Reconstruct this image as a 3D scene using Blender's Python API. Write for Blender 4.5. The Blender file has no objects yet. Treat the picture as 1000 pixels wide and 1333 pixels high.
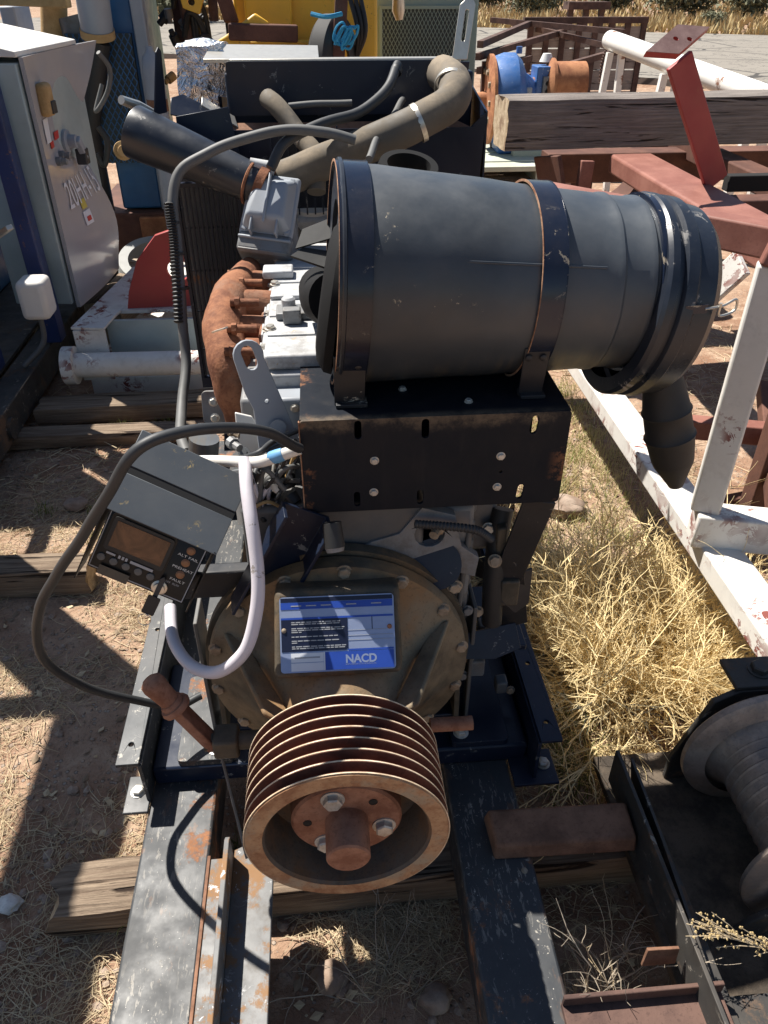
import bpy, bmesh, math, random
from mathutils import Vector, Matrix, Quaternion, noise
from mathutils.geometry import tessellate_polygon
random.seed(7)
sc = bpy.context.scene
# ------------------------------------------------------------------ camera, sky, sun, exposure
CAM_LOC = Vector((0, 0, 1.65)); PITCH = math.radians(35); YAW = math.radians(4.7)
cd = bpy.data.cameras.new('camera'); cd.sensor_fit = 'VERTICAL'; cd.sensor_height = 24.0
cd.lens = 24.0 * 1001 / 1333; cd.clip_start = 0.02; cd.clip_end = 2000
cam = bpy.data.objects.new('camera', cd); sc.collection.objects.link(cam)
cam.location = CAM_LOC; cam.rotation_euler = (math.pi/2 - PITCH, 0, -YAW); sc.camera = cam
SUN_EL = math.radians(57); SUN_AZ = math.radians(-45)      # azimuth from +Y, negative = to the left
SUN_DIR = Vector((math.sin(SUN_AZ)*math.cos(SUN_EL), math.cos(SUN_AZ)*math.cos(SUN_EL), math.sin(SUN_EL)))
w = bpy.data.worlds.new('World'); sc.world = w; w.use_nodes = True
nt = w.node_tree; sky = nt.nodes.new('ShaderNodeTexSky'); sky.sky_type = 'NISHITA'; sky.sun_disc = False
sky.sun_elevation = SUN_EL; sky.sun_rotation = SUN_AZ; sky.air_density = 1.0; sky.dust_density = 0.6
nt.links.new(sky.outputs[0], nt.nodes['Background'].inputs[0]); nt.nodes['Background'].inputs[1].default_value = 0.052
sl = bpy.data.lights.new('sun', 'SUN'); sl.energy = 5.0; sl.angle = math.radians(0.53); sl.color = (1, 0.95, 0.87)
sun = bpy.data.objects.new('sun', sl); sc.collection.objects.link(sun)
sun.rotation_euler = (-SUN_DIR).to_track_quat('-Z', 'Y').to_euler(); sun.location = (0, 0, 10)
sc.view_settings.view_transform = 'Standard'; sc.view_settings.look = 'None'
sc.view_settings.exposure = 1.0; sc.view_settings.gamma = 1
# ------------------------------------------------------------------ where a ray of the survey camera meets a plane (used to measure the place)
_s, _c = math.sin(PITCH), math.cos(PITCH)
_fh = Vector((math.sin(YAW), math.cos(YAW), 0)); _R = Vector((math.cos(YAW), -math.sin(YAW), 0))
_FW = _fh*_c + Vector((0, 0, -_s)); _U = _fh*_s + Vector((0, 0, _c))
def at(px, py, x=None, y=None, z=None):
    r = _FW + _R*((px-500)/1001) - _U*((py-666.5)/1001)
    t = (z-1.65)/r.z if z is not None else (y/r.y if y is not None else x/r.x)
    return CAM_LOC + r*t
# ------------------------------------------------------------------ helpers
col = sc.collection
WO = {}
def V(*a): return Vector(a)
def _link(o, parent, wo):
    col.objects.link(o); WO[o.name] = Vector(wo)
    if parent is not None:
        o.parent = parent; o.location = Vector(wo) - WO[parent.name]
    else: o.location = wo
    return o
def tag(o, label=None, cat=None, group=None, kind=None):
    if label: o['label'] = label
    if cat: o['category'] = cat
    if group: o['group'] = group
    if kind: o['kind'] = kind
    return o
def thing(name, label, cat, loc=(0, 0, 0), group=None):
    o = bpy.data.objects.new(name, None); o.empty_display_size = 0.1
    _link(o, None, loc); return tag(o, label, cat, group)
def frame(axis):
    a = Vector(axis).normalized(); t = V(0, 0, 1) if abs(a.z) < 0.9 else V(0, 1, 0)
    u = t.cross(a).normalized(); return u, a.cross(u), a
def spline(pts, n=6):
    P = [Vector(p) for p in pts]; P = [2*P[0]-P[1]] + P + [2*P[-1]-P[-2]]; out = []
    for i in range(1, len(P)-2):
        for k in range(n):
            t = k/n; a, b, c, d = P[i-1], P[i], P[i+1], P[i+2]
            out.append(0.5*((2*b)+(c-a)*t+(2*a-5*b+4*c-d)*t*t+(3*b-a-3*c+d)*t**3))
    out.append(P[-2]); return out
class MB:
    def __init__(s): s.v = []; s.f = []
    def add(s, vs, fs):
        o = len(s.v); s.v += [Vector(v) for v in vs]; s.f += [tuple(i+o for i in f) for f in fs]; return s
    def box(s, x0, x1, y0, y1, z0, z1):
        return s.hexa([(x0,y0,z0),(x1,y0,z0),(x1,y1,z0),(x0,y1,z0),(x0,y0,z1),(x1,y0,z1),(x1,y1,z1),(x0,y1,z1)])
    def hexa(s, p):
        return s.add(p, [(0,3,2,1),(4,5,6,7),(0,1,5,4),(1,2,6,5),(2,3,7,6),(3,0,4,7)])
    def obox(s, c, u, v, n, su, sv, sn):
        c, u, v, n = Vector(c), Vector(u)*su/2, Vector(v)*sv/2, Vector(n)*sn/2
        return s.hexa([c-u-v-n, c+u-v-n, c+u+v-n, c-u+v-n, c-u-v+n, c+u-v+n, c+u+v+n, c-u+v+n])
    def bar(s, p0, p1, w, h, up=(0, 0, 1)):
        p0, p1 = Vector(p0), Vector(p1); a = (p1-p0).normalized(); u = Vector(up).cross(a).normalized(); n = a.cross(u)
        return s.obox((p0+p1)/2, a, u, n, (p1-p0).length, w, h)
    def extr(s, prof, p0, p1, up=(0, 0, 1)):          # closed profile [(side, up)] run from p0 to p1
        p0, p1 = Vector(p0), Vector(p1); a = (p1-p0).normalized(); u = a.cross(Vector(up)).normalized(); n = u.cross(a)
        k = len(prof); vs = [p0+u*x+n*y for x, y in prof] + [p1+u*x+n*y for x, y in prof]
        fs = [(i, (i+1) % k, (i+1) % k+k, i+k) for i in range(k)]
        for t in tessellate_polygon([[V(x, y, 0) for x, y in prof]]):
            fs += [tuple(t), tuple(j+k for j in reversed(t))]
        return s.add(vs, fs)
    def tube(s, pts, r, n=10, cap=True):
        P = [Vector(p) for p in pts]; R = r if isinstance(r, (list, tuple)) else [r]*len(P)
        vs = []; fs = []; T = []
        for i in range(len(P)):
            T.append(((P[min(i+1, len(P)-1)]-P[max(i-1, 0)])).normalized())
        u = frame(T[0])[0]
        for i, p in enumerate(P):
            u = (u - T[i]*u.dot(T[i])).normalized(); w_ = T[i].cross(u)
            for k in range(n):
                a = 2*math.pi*k/n; vs.append(p+(u*math.cos(a)+w_*math.sin(a))*R[i])
        for i in range(len(P)-1):
            for k in range(n):
                k2 = (k+1) % n; fs.append((i*n+k, i*n+k2, (i+1)*n+k2, (i+1)*n+k))
        if cap: fs += [tuple(range(n-1, -1, -1)), tuple(range((len(P)-1)*n, len(P)*n))]
        return s.add(vs, fs)
    def lathe(s, prof, o, axis, n=48, a0=0, a1=2*math.pi, close=False):
        u, v, a = frame(axis); o = Vector(o); vs = []; fs = []; full = abs(a1-a0-2*math.pi) < 1e-6; m = n if full else n+1
        for k in range(m):
            t = a0+(a1-a0)*k/n; d = u*math.cos(t)+v*math.sin(t)
            vs += [o+a*h+d*r for h, r in prof]
        L = len(prof)
        for k in range(n):
            k2 = (k+1) % m
            for i in range(L-1 if not close else L):
                j = (i+1) % L; fs.append((k*L+i, k2*L+i, k2*L+j, k*L+j))
        return s.add(vs, fs)
    def prism(s, loops, o, u, v, t):                   # outline + holes in the plane (o,u,v), thickness t along u x v
        o, u, v = Vector(o), Vector(u).normalized(), Vector(v).normalized(); n = u.cross(v)*t
        flat = [p for l in loops for p in l]; N = len(flat)
        vs = [o+u*p[0]+v*p[1] for p in flat]; vs += [p+n for p in vs]; fs = []
        for tr in tessellate_polygon([[V(p[0], p[1], 0) for p in l] for l in loops]):
            fs += [tuple(tr), tuple(j+N for j in reversed(tr))]
        b = 0
        for l in loops:
            k = len(l); fs += [(b+i, b+(i+1) % k, b+(i+1) % k+N, b+i+N) for i in range(k)]; b += k
        return s.add(vs, fs)
    def build(s, name, mat, parent=None, smooth=35, bevel=0, seg=2, rough=0, fix=True):
        vs = s.v; mn = Vector([min(v[i] for v in vs) for i in range(3)]); mx = Vector([max(v[i] for v in vs) for i in range(3)])
        c = (mn+mx)/2
        if parent is None: c.z = mn.z
        me = bpy.data.meshes.new(name); me.from_pydata([v-c for v in vs], [], s.f)
        if fix:
            bm = bmesh.new(); bm.from_mesh(me); bmesh.ops.recalc_face_normals(bm, faces=bm.faces); bm.to_mesh(me); bm.free()
        if smooth:
            me.shade_smooth(); me.set_sharp_from_angle(angle=math.radians(smooth))
        me.materials.append(mat); o = bpy.data.objects.new(name, me); _link(o, parent, c)
        if bevel:
            b = o.modifiers.new('bevel', 'BEVEL'); b.width = bevel; b.segments = seg; b.limit_method = 'ANGLE'; b.angle_limit = math.radians(40)
        return o
def circ(cx, cy, r, n=16): return [(cx+r*math.cos(2*math.pi*k/n), cy+r*math.sin(2*math.pi*k/n)) for k in range(n)]
def slot(cx, cy, w_, h, n=6, ang=0):
    p = [(w_/2*math.cos(math.pi*k/n), h/2-w_/2+w_/2*math.sin(math.pi*k/n)) for k in range(n+1)]
    p += [(-x, -y) for x, y in p]; c, s_ = math.cos(ang), math.sin(ang)
    return [(cx+x*c-y*s_, cy+x*s_+y*c) for x, y in p]
def rrect(x0, x1, y0, y1, r, n=4):
    p = []
    for cx, cy, a in ((x1-r, y1-r, 0), (x0+r, y1-r, 90), (x0+r, y0+r, 180), (x1-r, y0+r, 270)):
        for k in range(n+1):
            t = math.radians(a+90*k/n); p.append((cx+r*math.cos(t), cy+r*math.sin(t)))
    return p
def box(name, mat, parent, x0, x1, y0, y1, z0, z1, bevel=0.004, **k): return MB().box(x0, x1, y0, y1, z0, z1).build(name, mat, parent, bevel=bevel, **k)
def bar(name, mat, parent, p0, p1, w_, h, bevel=0.003, up=(0, 0, 1)): return MB().bar(p0, p1, w_, h, up).build(name, mat, parent, bevel=bevel)
def tube(name, mat, parent, pts, r, n=12, sp=6): return MB().tube(spline(pts, sp) if sp else pts, r, n).build(name, mat, parent, smooth=50)
def stepped(pts, rads, n=20): return MB().tube(pts, rads, n)
_shared = {}
def shared(key, fn, mat):
    k = (key, mat.name)
    if k not in _shared:
        b = fn(); me = bpy.data.meshes.new(key); me.from_pydata(b.v, [], b.f); bm = bmesh.new(); bm.from_mesh(me)
        bmesh.ops.recalc_face_normals(bm, faces=bm.faces); bm.to_mesh(me); bm.free()
        me.shade_smooth(); me.set_sharp_from_angle(angle=math.radians(35)); me.materials.append(mat); _shared[k] = me
    return _shared[k]
def inst(name, me, parent, loc, normal=(0, 0, 1), scale=1, spin=0):
    o = bpy.data.objects.new(name, me); _link(o, parent, loc); o.rotation_mode = 'QUATERNION'
    o.rotation_quaternion = Vector(normal).normalized().to_track_quat('Z', 'Y') @ Quaternion((0, 0, 1), spin)
    o.scale = (scale,)*3 if not isinstance(scale, tuple) else scale; return o
def _bolt_mb():
    b = MB(); b.lathe([(0, 0), (0, 1.25), (.14, 1.25), (.16, 1.2), (.16, 0)], (0, 0, 0), (0, 0, 1), 20)
    b.lathe([(.16, 0), (.16, 1.0), (.72, 1.0), (.86, .84), (.88, 0)], (0, 0, 0), (0, 0, 1), 6); return b
def bolt(parent, loc, normal, r, mat, spin=None):
    return inst('bolt', shared('bolt', _bolt_mb, mat), parent, loc, normal, r, random.random()*6 if spin is None else spin)
def text(name, s_, mat, parent, o, u, v, h, depth=0.0004, align='LEFT', width=None, bold=0):
    cu = bpy.data.curves.new('t', 'FONT'); cu.body = s_; cu.size = 1; cu.extrude = 0; cu.align_x = align; cu.offset = bold
    tmp = bpy.data.objects.new('t', cu); col.objects.link(tmp)
    me = bpy.data.meshes.new_from_object(tmp.evaluated_get(bpy.context.evaluated_depsgraph_get()))
    bpy.data.objects.remove(tmp); u, v = Vector(u).normalized(), Vector(v).normalized(); n = u.cross(v); xs = [q.co.x for q in me.vertices]
    sx = h/0.7 if width is None else width/(max(xs)-min(xs)); sy = h/0.7
    b = MB(); b.add([Vector(o)+u*q.co.x*sx+v*q.co.y*sy+n*depth for q in me.vertices], [tuple(p.vertices) for p in me.polygons])
    bpy.data.meshes.remove(me); return b.build(name, mat, parent, smooth=0, fix=False)
# ------------------------------------------------------------------ materials
class G:
    def __init__(s, name):
        s.m = bpy.data.materials.new(name); s.m.use_nodes = True; s.t = s.m.node_tree; s.b = s.t.nodes['Principled BSDF']
        s.pos = s.t.nodes.new('ShaderNodeNewGeometry').outputs['Position']; s.oc = None
    def obj(s):
        if s.oc is None: s.oc = s.t.nodes.new('ShaderNodeTexCoord').outputs['Object']
        return s.oc
    def put(s, inp, val):
        if hasattr(val, 'is_linked') or hasattr(val, 'links'): s.t.links.new(val, inp)
        elif isinstance(val, (tuple, list)) and len(val) == 3 and inp.type == 'RGBA': inp.default_value = (*val, 1)
        else: inp.default_value = val
    def scale(s, vec, sc_):
        n = s.t.nodes.new('ShaderNodeMapping'); s.put(n.inputs['Vector'], vec); n.inputs['Scale'].default_value = sc_; return n.outputs[0]
    def noise(s, scale, detail=4, rough=.6, vec=None, dist=0):
        n = s.t.nodes.new('ShaderNodeTexNoise'); s.put(n.inputs['Vector'], vec or s.pos); n.inputs['Scale'].default_value = scale
        n.inputs['Detail'].default_value = detail; n.inputs['Roughness'].default_value = rough; n.inputs['Distortion'].default_value = dist
        return n.outputs[0]
    def voro(s, scale, vec=None, feature='F1', out=0):
        n = s.t.nodes.new('ShaderNodeTexVoronoi'); s.put(n.inputs['Vector'], vec or s.pos); n.inputs['Scale'].default_value = scale; n.feature = feature
        return n.outputs[out]
    def thr(s, v, a, b, lo=0., hi=1.):
        n = s.t.nodes.new('ShaderNodeMapRange'); n.interpolation_type = 'SMOOTHSTEP'; s.put(n.inputs[0], v)
        n.inputs[1].default_value = a; n.inputs[2].default_value = b; n.inputs[3].default_value = lo; n.inputs[4].default_value = hi; return n.outputs[0]
    def math(s, op, a, b=0.0):
        n = s.t.nodes.new('ShaderNodeMath'); n.operation = op; s.put(n.inputs[0], a); s.put(n.inputs[1], b); return n.outputs[0]
    def mix(s, f, a, b):
        n = s.t.nodes.new('ShaderNodeMix'); n.data_type = 'RGBA'; s.put(n.inputs[0], f); s.put(n.inputs[6], a); s.put(n.inputs[7], b); return n.outputs[2]
    def up(s):
        n = s.t.nodes.new('ShaderNodeNewGeometry'); x = s.t.nodes.new('ShaderNodeSeparateXYZ'); s.t.links.new(n.outputs['Normal'], x.inputs[0]); return x.outputs[2]
    def bump(s, h, strength=.3, dist=.002):
        n = s.t.nodes.new('ShaderNodeBump'); n.inputs['Strength'].default_value = strength; n.inputs['Distance'].default_value = dist
        s.put(n.inputs['Height'], h); s.t.links.new(n.outputs[0], s.b.inputs['Normal'])
    def done(s, colr, rough=.5, metal=0., spec=.5):
        s.put(s.b.inputs['Base Color'], colr); s.put(s.b.inputs['Roughness'], rough); s.put(s.b.inputs['Metallic'], metal)
        s.b.inputs['Specular IOR Level'].default_value = spec; return s.m
def lerp(c, k): return tuple(min(1, x*k) for x in c)
RUST1 = (.16, .06, .025); RUST2 = (.33, .15, .07)
def paint(name, c, rough=.42, var=.25, chip=0, chipc=(.36, .33, .27), chips=28, rust=0, rusts=5, rustc=None, dust=0, dustc=(.27, .22, .165), dusts=4, bump=.12, metal=0, spec=.5, scratch=0, speck=0, clus=.44, streak=0, stain=0):
    g = G(name); big = g.noise(2.3, 5); fine = g.noise(90, 3)
    cc = g.mix(g.thr(big, .3, .7), lerp(c, 1-var), lerp(c, 1+var)); rr = g.thr(g.noise(14, 4), .3, .7, rough*.8, min(1, rough*1.25))
    if dust:
        d = g.math('MULTIPLY', g.thr(g.noise(dusts, 6, .7), .35, .75), dust)
        d = g.math('MULTIPLY', d, g.thr(g.up(), -.3, .9, .25, 1.)); cc = g.mix(d, cc, dustc); rr = g.math('ADD', rr, g.math('MULTIPLY', d, .35))
    if stain:
        sm_ = g.math('MULTIPLY', g.thr(g.noise(17, 6, .75), .48, .66), stain); cc = g.mix(sm_, cc, (.09, .07, .05)); rr = g.math('ADD', rr, g.math('MULTIPLY', sm_, .2))
    if streak:
        x_ = g.t.nodes.new('ShaderNodeSeparateXYZ'); g.t.links.new(g.pos, x_.inputs[0])
        k_ = g.math('MULTIPLY', g.thr(g.noise(4, 4, .6, vec=g.scale(g.pos, (22, 3, 1.5))), .42, .68), g.thr(x_.outputs[2], 1.16, 1.09)); cc = g.mix(g.math('MULTIPLY', k_, streak), cc, (.10, .085, .065))
    h = g.math('MULTIPLY', fine, .3)
    if rust:
        rm = g.thr(g.noise(rusts, 8, .72), .66-rust*.3, .74-rust*.3); rc = rustc or g.mix(g.noise(40, 3), RUST1, RUST2)
        cc = g.mix(rm, cc, rc); rr = g.math('ADD', rr, g.math('MULTIPLY', rm, .4)); h = g.math('ADD', h, g.math('MULTIPLY', rm, .5))
    if chip:
        cm = g.math('MULTIPLY', g.thr(g.noise(chips, 6, .75, dist=.6), .635-chip*.12, .655-chip*.12), g.thr(g.noise(chips*.16, 3), clus, clus+.12))
        cc = g.mix(cm, cc, chipc); h = g.math('SUBTRACT', h, g.math('MULTIPLY', cm, .8)); rr = g.math('ADD', rr, g.math('MULTIPLY', cm, .3))
    if speck:
        sm = g.thr(g.noise(260, 2, .5), .74-speck*.1, .78-speck*.1); cc = g.mix(sm, cc, (.5, .47, .42))
    if scratch:
        s1 = g.thr(g.noise(1, 4, .65, vec=g.scale(g.pos, (130, 34, 80)), dist=.5), .585, .61)
        s1 = g.math('MULTIPLY', s1, g.thr(g.noise(4.5, 4), .42, .6)); cc = g.mix(g.math('MULTIPLY', s1, scratch), cc, (.42, .38, .32))
        s2 = g.math('MULTIPLY', g.thr(g.noise(1, 6, .7, vec=g.scale(g.pos, (34, 12, 34))), .57, .62), g.thr(g.noise(3, 3), .47, .6)); cc = g.mix(g.math('MULTIPLY', s2, scratch), cc, g.mix(g.noise(60, 2), (.13, .06, .03), (.30, .15, .07)))
    g.bump(h, bump, .003); return g.done(cc, rr, metal, spec)
def rusty(name, a=RUST1, b=RUST2, c=None, rough=.85, scale=9, bump=.4, metal=0):
    g = G(name); n1 = g.noise(scale, 8, .7); cc = g.mix(g.thr(n1, .35, .65), a, b)
    if c: cc = g.mix(g.thr(g.noise(scale*.45, 6, .7), .5, .66), cc, c)
    cc = g.mix(g.math('MULTIPLY', g.thr(g.noise(160, 2), .55, .7), .35), cc, lerp(a, .6))
    g.bump(g.math('ADD', n1, g.math('MULTIPLY', g.noise(120, 4), .6)), bump, .003); return g.done(cc, rough, metal, .3)
def wood(name, a, b, dark, scale=1.0, rough=.9):      # grain runs along the object's own X
    g = G(name); o = g.obj(); gv = g.scale(o, (2.2*scale, 58*scale, 58*scale))
    n = g.noise(1.6, 6, .7, vec=gv, dist=.4); big = g.noise(2.5, 4, vec=o)
    cc = g.mix(g.thr(n, .32, .68), a, b); cc = g.mix(g.math('MULTIPLY', g.thr(big, .45, .75), .6), cc, lerp(a, .7))
    crack = g.thr(g.noise(1.0, 5, .6, vec=g.scale(o, (1.5*scale, 34*scale, 34*scale)), dist=.9), .605, .66); cc = g.mix(crack, cc, dark)
    g.bump(g.math('SUBTRACT', n, crack), .9, .008); return g.done(cc, rough, 0, .2)
def plain(name, c, rough=.5, metal=0, var=.15, bump=.05, scale=30, spec=.5):
    g = G(name); n = g.noise(scale, 5); g.bump(n, bump, .002); return g.done(g.mix(n, lerp(c, 1-var), lerp(c, 1+var)), rough, metal, spec)
m_black = paint('black_paint', (.011, .015, .024), .33, .3, chip=.2, chipc=(.22, .21, .2), dust=.16, dusts=6, dustc=(.17, .17, .17))
m_canister = paint('canister_black', (.040, .049, .060), .40, .3, chip=.14, chipc=(.42, .36, .26), chips=34, dust=.34, dusts=2.5, dustc=(.17, .175, .18), clus=.55, streak=.6)
m_bracket = paint('bracket_black', (.008, .010, .015), .5, .3, chip=.12, rust=.1, rusts=7, dust=.16, dusts=9)
m_strap = paint('strap_black', (.008, .013, .028), .22, .3, chip=.35, chipc=(.3, .26, .2), dust=.1)
m_skid = paint('skid_black', (.024, .027, .031), .5, .25, chip=.2, chipc=(.38, .35, .3), chips=75, clus=.5, rust=.34, rusts=6, dust=.22, dustc=(.15, .14, .125), scratch=.4, speck=.12)
m_rail = paint('rail_black', (.030, .034, .039), .45, .2, chip=.3, chipc=(.4, .38, .34), chips=45, dust=.3, dustc=(.2, .18, .16), speck=.3)
m_navy = paint('frame_navy_black', (.006, .011, .026), .34, .3, spec=.32, chip=.1, chipc=(.16, .16, .16), dust=.1, dustc=(.13, .13, .13))
m_barrust = paint('bar_grey_rust', (.125, .125, .125), .55, .3, stain=.4, rust=.58, rusts=9, rustc=(.23, .13, .065), chip=.3, chipc=(.5, .5, .5))
g = G('bracket_black_dusty'); x_ = g.t.nodes.new('ShaderNodeSeparateXYZ'); g.t.links.new(g.pos, x_.inputs[0]); zc = x_.outputs[2]
nz_ = g.noise(13, 7, .75); cc = g.mix(g.noise(3), (.006, .008, .013), (.010, .013, .019))
band = g.math('MULTIPLY', g.thr(g.math('ADD', zc, g.math('MULTIPLY', nz_, .05)), 1.058, 1.082), g.math('MULTIPLY', g.thr(nz_, .35, .6), g.thr(x_.outputs[1], 1.125, 1.105))); cc = g.mix(g.math('MULTIPLY', band, .75), cc, (.15, .115, .08))
xe = g.thr(g.math('ABSOLUTE', g.math('SUBTRACT', x_.outputs[0], .1775)), .19, .222); rs_ = g.math('MULTIPLY', g.thr(nz_, .52, .6), xe); cc = g.mix(rs_, cc, (.16, .075, .04))
st_ = g.thr(g.noise(5, 4, .6, vec=g.scale(g.pos, (6, 6, 1))), .5, .75); cc = g.mix(g.math('MULTIPLY', st_, .07), cc, (.12, .10, .08))
g.bump(g.noise(90, 3), .1, .002); m_brplate = g.done(cc, g.thr(nz_, .3, .7, .45, .65), 0, .16)
m_edge = rusty('worn_edge', (.2, .09, .05), (.4, .24, .15), scale=30)
m_rim = rusty('worn_lit_rim', (.46, .34, .22), (.74, .62, .46), scale=40, bump=.1, rough=.6)  # worn tan edges, colour paled to suggest sun catching the rims
m_sheave = rusty('sheave_rust', (.085, .03, .02), (.15, .06, .038), scale=14)
m_sheave_face = rusty('sheave_face', (.24, .11, .055), (.43, .27, .15), c=(.30, .25, .18), scale=16, bump=.2, rough=.7)
m_sheave_in = rusty('sheave_inside', (.075, .065, .055), (.13, .11, .09), c=(.17, .10, .055), scale=7)
m_hub = rusty('hub_rust', (.20, .085, .05), (.33, .17, .11), scale=18)
m_bell = rusty('bell_casting', (.075, .062, .045), (.24, .19, .125), c=(.26, .15, .07), scale=5, rough=.7)
m_belldark = rusty('bell_greasy', (.05, .045, .035), (.11, .09, .065), c=(.17, .11, .06), scale=10, rough=.55)
m_manifold = rusty('manifold_rust', (.15, .058, .032), (.30, .13, .066), c=(.23, .12, .075), scale=26, bump=.8)
m_tape = plain('blue_tape', (.12, .3, .52), .5)
m_rustbrown = rusty('rust_brown', (.13, .065, .04), (.25, .13, .08), scale=11)
m_alu = paint('cast_grey_paint', (.42, .43, .44), .42, .12, stain=.45, dust=.3, dusts=8, metal=0, chip=.06, chipc=(.35, .28, .2), bump=.2)
m_alud = paint('cast_grey_dark', (.16, .17, .18), .45, .2, stain=.5, dust=.4, dusts=8, bump=.25)
m_block = paint('block_grey', (.085, .09, .095), .5, .3, dust=.5, dusts=9, rust=.1)
m_steel = plain('zinc_steel', (.55, .52, .46), .35, .75, .2, .1, 60)
m_bolt = rusty('bolt_zinc', (.42, .40, .36), (.60, .57, .51), c=(.33, .25, .17), scale=35, rough=.45, metal=.35, bump=.15)
m_boltr = rusty('bolt_rusty', (.22, .17, .12), (.38, .31, .23), scale=30, rough=.6, metal=.2)
m_rubber = plain('rubber_black', (.018, .018, .018), .6, 0, .3, .15, 50)
m_cable = plain('cable_black', (.026, .028, .031), .55, 0, .3, .1, 40)
m_cablegrey = plain('cable_grey', (.10, .10, .098), .6, 0, .3, .1, 40)
m_hosebrown = paint('hose_dusty', (.075, .064, .05), .8, .3, dust=.85, dustc=(.32, .26, .19), dusts=7)
m_white_hose = paint('white_hose', (.58, .55, .60), .45, .08, chip=.1, chipc=(.3, .27, .25), dust=.25)
m_whitep = paint('white_plastic', (.68, .66, .62), .5, .08, dust=.4)
m_rubberd = plain('rubber_dull', (.007, .007, .0075), .8, 0, .3, .15, 50, .2)
m_dark = plain('void_and_shadow_dark', (.006, .006, .007), .8)
m_glass = None
g = G('display_brown'); n_ = g.noise(14, 6, .7, dist=.8); m_glass = g.done(g.mix(g.thr(n_, .4, .65), (.06, .026, .012), (.17, .075, .035)), .25, 0, .5)
m_panel = paint('panel_face', (.008, .008, .009), .4, .2, dust=.03, spec=.3)
m_panelbox = paint('panel_box_grey', (.075, .086, .098), .5, .12, chip=.3, chipc=(.34, .26, .12), chips=60, clus=.5, dust=.12, dustc=(.2, .19, .17))
m_print = plain('white_print', (.62, .62, .6), .5)
m_printg = plain('grey_print', (.33, .34, .36), .5)
m_lamp = plain('lamp_brown', (.24, .11, .05), .4)
m_blue_tag = plain('tag_blue', (.025, .07, .36), .35, 0, .15)
m_silver_tag = plain('tag_silver', (.33, .39, .55), .3, .35, .1)
m_navy_tag = plain('tag_navy', (.008, .012, .035), .4)
m_white_tag = plain('tag_white', (.68, .7, .74), .4, 0, .1)
m_whitesteel = paint('white_chipped_paint', (.66, .64, .60), .5, .08, chip=.95, chipc=(.20, .055, .04), chips=19, clus=.48, rust=0, stain=.12, dust=.35, dustc=(.4, .3, .2))
m_redox = rusty('red_oxide_steel', (.20, .08, .06), (.28, .125, .095), scale=6, bump=.12, rough=.6)
m_redox_d = rusty('brown_dull_steel', (.085, .04, .03), (.14, .065, .045), scale=6, bump=.2, rough=.8)
m_redpaint = paint('red_paint', (.31, .035, .035), .45, .15, rust=.1, dust=.15)
m_redplate = rusty('red_plate_top', (.13, .075, .07), (.19, .12, .11), scale=12, bump=.15, rough=.7)
m_winch = paint('winch_black', (.026, .025, .024), .6, .3, rust=.36, rusts=5, rustc=(.13, .08, .05), dust=.35, dustc=(.16, .13, .10), chip=.2, chipc=(.25, .22, .18))
m_drum = rusty('drum_steel', (.26, .205, .165), (.42, .335, .27), c=(.2, .175, .16), scale=12, rough=.5, metal=.3)
m_tie = wood('tie_weathered', (.13, .092, .066), (.28, .215, .155), (.03, .02, .015))
m_timber = wood('timber_grey', (.15, .128, .115), (.27, .235, .21), (.03, .022, .018), 1.2)
m_endgrain = rusty('timber_end', (.36, .27, .17), (.56, .45, .31), c=(.24, .16, .1), scale=22, bump=.7)
m_board = wood('rack_board', (.27, .22, .19), (.38, .32, .28), (.05, .04, .035), .8)
m_cab = paint('cabinet_grey', (.38, .37, .38), .16, .06, chip=.0, dust=.2, dusts=3, dustc=(.5, .48, .46))
m_cabside = paint('cabinet_side', (.36, .43, .43), .4, .15, dust=.35)
m_cabblue = paint('frame_blue', (.012, .028, .105), .4, .3, rust=.25, rusts=3, chip=.3, chipc=(.2, .1, .06))
m_bluegear = paint('gear_blue', (.03, .12, .34), .4, .2, rust=.1, rusts=6, chip=.2, chipc=(.45, .5, .55), dust=.2)
m_orust = rusty('orange_rust', (.25, .10, .05), (.42, .19, .09), scale=8)
m_yellow = paint('machine_yellow', (.78, .43, .03), .4, .12, chip=.12, chipc=(.12, .08, .05), dust=.25, dustc=(.4, .3, .18))
m_green = paint('enclosure_green', (.22, .30, .27), .5, .1, dust=.25)
m_bluemach = paint('machine_blue', (.016, .10, .24), .42, .2, dust=.2, rust=.05)
m_greymach = paint('machine_grey', (.26, .29, .33), .45, .12, dust=.25)
m_pipewhite = paint('pipe_white', (.72, .70, .66), .5, .06, rust=.28, rusts=5, rustc=(.22, .1, .06))
m_rackrust = rusty('rack_rust', (.06, .035, .03), (.12, .07, .055), scale=7)
m_ochre = rusty('ochre_post', (.33, .21, .09), (.45, .30, .14), scale=8)
m_foil = None
g = G('foil'); n_ = g.noise(22, 4, .6, dist=1.5); g.bump(n_, 1.0, .03); m_foil = g.done(g.mix(g.noise(9), (.7, .71, .73), (.85, .86, .88)), .22, .95)
m_tyre = plain('tyre_rubber', (.028, .027, .027), .75, 0, .3, .3, 20)
m_corr = plain('corrugated_grey', (.27, .27, .26), .6, .1, .2, .1, 20)
m_rope = plain('rope_blue', (.03, .30, .52), .7, 0, .25, .4, 80)
m_mesh = plain('mesh_dark', (.035, .046, .046), .6)
m_paleplat = paint('pale_green_boards', (.42, .45, .37), .8, .15, dust=.5, dustc=(.4, .34, .26))
m_scorch = plain('scorched', (.008, .007, .006), .9)
m_grease = rusty('grease_dirt', (.04, .032, .025), (.11, .085, .062), scale=14, bump=1.0, rough=.9)
m_red_sticker = plain('red_sticker', (.5, .03, .03), .5)
m_yellow_sticker = plain('yellow_sticker', (.55, .45, .08), .5)
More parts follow.
